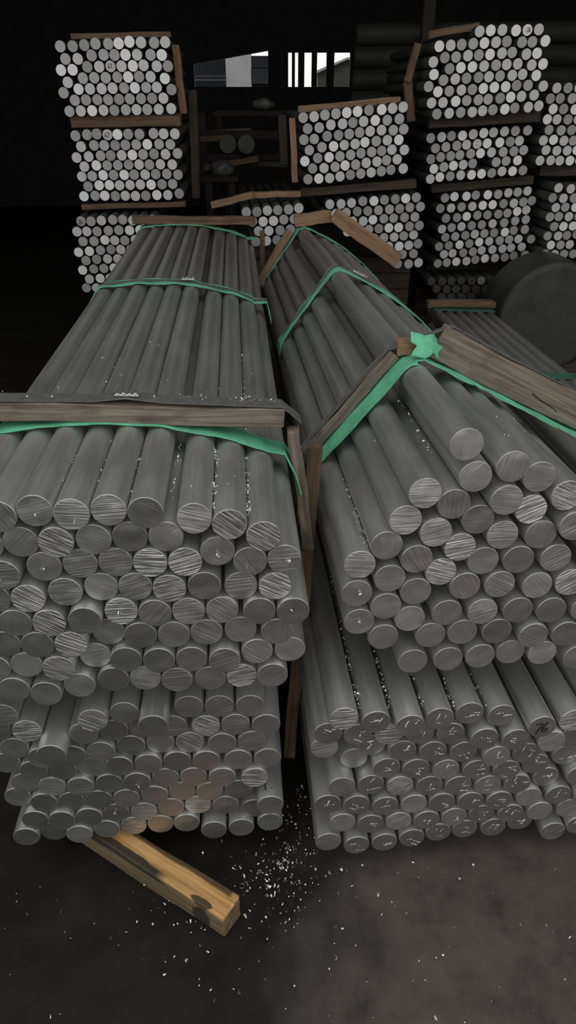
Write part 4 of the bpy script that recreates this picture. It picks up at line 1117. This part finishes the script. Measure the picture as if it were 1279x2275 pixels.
# in the valleys between the bars
bm = bmesh.new()
def valley(st, row, k0, k1, o0, o1, n, s=0.005, row1=None):
    a, b = BAR_BY[(st.key, row, k0)], BAR_BY[(st.key, row1 or row, k1)]
    pa, pb = a.matrix_world.translation, b.matrix_world.translation
    for _ in range(n):
        f = rn.random() ** 1.4
        q = o0 + (o1 - o0) * f
        m = (pa + pb) / 2
        m = m - st.a * ((m - st.o).dot(st.a)) + st.a * q
        e = pb - pa; e -= st.a * e.dot(st.a); nr = st.a.cross(e.normalized())
        if nr.z < 0: nr = -nr
        flake(bm, m + nr * rn.uniform(0.004, 0.015) + e.normalized() * rn.uniform(-0.003, 0.003), nr, rn, rn.uniform(0.5, 1.2) * s)
valley(LU, 1, 6, 7, 0.02, 0.26, 60); valley(LU, 1, 7, 8, 0.03, 0.26, 60)
valley(LU, 1, 6, 7, 0.30, 1.0, 22, 0.004); valley(LU, 1, 7, 8, 0.32, 0.9, 30, 0.004)
valley(LU, 1, 5, 6, 0.03, 0.25, 26, 0.0045); valley(LU, 1, 4, 5, 0.03, 0.25, 12, 0.004); valley(LU, 1, 3, 4, 0.03, 0.25, 10, 0.004); valley(LU, 1, 2, 3, 0.05, 0.25, 10, 0.004)
valley(LU, 1, 3, 4, 0.3, 0.7, 8, 0.004); valley(LU, 1, 2, 3, 0.3, 0.7, 8, 0.004)
valley(RU, 5, 1, 1, 0.02, 0.33, 46, 0.004, 4); valley(RU, 3, 1, 1, 0.02, 0.3, 12, 0.004, 2); valley(RU, 2, 1, 1, 0.06, 0.33, 16, 0.004, 1)
valley(RL, 1, 1, 2, 0.01, 0.5, 80, 0.0045); valley(RL, 1, 2, 3, 0.01, 0.3, 60, 0.0045); valley(RL, 1, 3, 4, 0.01, 0.2, 40, 0.004); valley(RL, 1, 4, 5, 0.01, 0.2, 20, 0.004); valley(RL, 1, 5, 6, 0.01, 0.2, 14, 0.004)
def on_bars(st, n, rows, o0, o1, s=0.004):
    rods = [b for (k, r, i), b in BAR_BY.items() if k == st.key and r in rows]
    for _ in range(n):
        b = rn.choice(rods); ang = rn.uniform(-0.5, 0.5); q = rn.uniform(o0, o1)
        nrm = st.w * math.cos(ang) + st.u * math.sin(ang)
        flake(bm, b.matrix_world.translation + nrm * (RAD + 0.0004) + st.a * q, nrm, rn, rn.uniform(0.6, 1.1) * s)
on_bars(LU, 26, (1,), 0.03, 0.9); on_bars(RU, 10, (2, 3, 4), 0.05, 0.3); on_bars(RU, 8, (1, 2), 0.05, 0.3)
def on_strap(p, q, n):
    for _ in range(n):
        f = rn.random(); flake(bm, p.lerp(q, f) + LU.a * rn.uniform(-0.01, 0.018) + Vector((0, 0, 0.003)), UP, rn, rn.uniform(0.003, 0.006))
on_strap(pL.lerp(pR, 0.7) + Vector((0, 0, 0.026)), pR + Vector((0, 0, 0.0245)), 30); on_strap(pL + Vector((0, 0, 0.024)), pL.lerp(pR, 0.7) + Vector((0, 0, 0.028)), 10)
o = build('bar_swarf', bm, M_CHIP)
tag(o, 'aluminium chips caught in the grooves between the bars and on the strap', 'swarf', kind='stuff')
# small tilted facets added for the glints of marks on the speckled ends
bm = bmesh.new()
for (k, r, i), b in BAR_BY.items():
    code = [c for u, w, oo, c, rr, kk in STACKS[k].rods if (rr, kk) == (r, i)]
    if k != 'RL' or not r or code[0][0] != 'k' or (r, i) == (1, 7): continue
    mw = b.matrix_world
    for _ in range(3):
        cx, cz, an = rn.uniform(-0.014, 0.010), rn.uniform(-0.014, 0.014), rn.choice((0.0, 0.15, 1.25, -0.5, 1.0))
        for j in range(rn.randint(4, 7)):
            x, z = cx + 0.0027 * j * math.cos(an), cz + 0.0027 * j * math.sin(an)
            if x * x + z * z > (RAD * 0.86) ** 2 or rn.random() < 0.15: continue
            s = rn.uniform(0.0006, 0.0012)
            an2 = rn.uniform(0, 3.1)
            vs = []
            for c_, z_ in ((-s, -0.5 * s), (s, -0.3 * s), (0.7 * s, 0.7 * s), (-0.8 * s, 0.5 * s)):
                xx, zz = c_ * math.cos(an2) - z_ * math.sin(an2), c_ * math.sin(an2) + z_ * math.cos(an2)
                vs.append(bm.verts.new(mw @ Vector((x + xx, -0.0022 + rn.uniform(-0.0002, 0.0002) + 0.55 * zz, z + zz))))
            bm.faces.new(vs)
for key, x, z in ((('LU', 1, 2), 0.0, -0.004), (('LU', 1, 3), 0.003, -0.012), (('LU', 3, 2), 0.0, 0.0), (('LU', 2, 7), 0.003, -0.004), (('LU', 2, 9), 0.005, 0.0), (('LU', 2, 8), -0.008, -0.006), (('LU', 3, 1), -0.004, -0.006), (('LU', 5, 9), -0.006, 0.006), (('LU', 5, 4), -0.002, 0.002), (('RU', 6, 1), 0.004, 0.002), (('RU', 6, 1), 0.006, 0.004), (('RU', 7, 1), -0.001, 0.002), (('LL', 5, 5), 0.0, -0.004), (('LL', 7, 3), 0.0, 0.004)):
    mw = BAR_BY[key].matrix_world
    for _ in range(2): flake(bm, mw @ Vector((x + rn.uniform(-0.002, 0.002), -0.0012, z + rn.uniform(-0.002, 0.002))), -STACKS[key[0]].a, rn, 0.005)
o = build('end_glints', bm, M_CHIP)
tag(o, 'small bright facets and chips added as glints on the cut ends of near bars', 'swarf', kind='stuff')
# one long coiled turning in a groove of the peaked stack
bm = bmesh.new()
a, b = at(786, 1148, 1.16), at(806, 1192, 1.12)
pa = BAR_BY[('RU', 5, 1)].matrix_world.translation; pb = BAR_BY[('RU', 4, 1)].matrix_world.translation
mid = (pa + pb) / 2
e = pb - pa; e -= RU.a * e.dot(RU.a); nr = RU.a.cross(e.normalized())
if nr.z < 0: nr = -nr
c0 = mid - RU.a * ((mid - RU.o).dot(RU.a)) + nr * 0.0215
prev = None
turns, n = 13, 13 * 10
for i in range(n + 1):
    th = 2 * math.pi * turns * i / n
    p = c0 + RU.a * (0.055 + 0.075 * i / n) + RU.u * (0.0042 * math.cos(th)) + RU.w * (0.0042 * math.sin(th))
    v = (bm.verts.new(p - RU.a * 0.0013), bm.verts.new(p + RU.a * 0.0013))
    if prev: bm.faces.new((prev[0], prev[1], v[1], v[0]))
    prev = v
o = build('coiled_turning', bm, M_CHIP)
tag(o, 'bright coiled metal turning in a groove on the aisle side of the peaked stack', 'swarf')
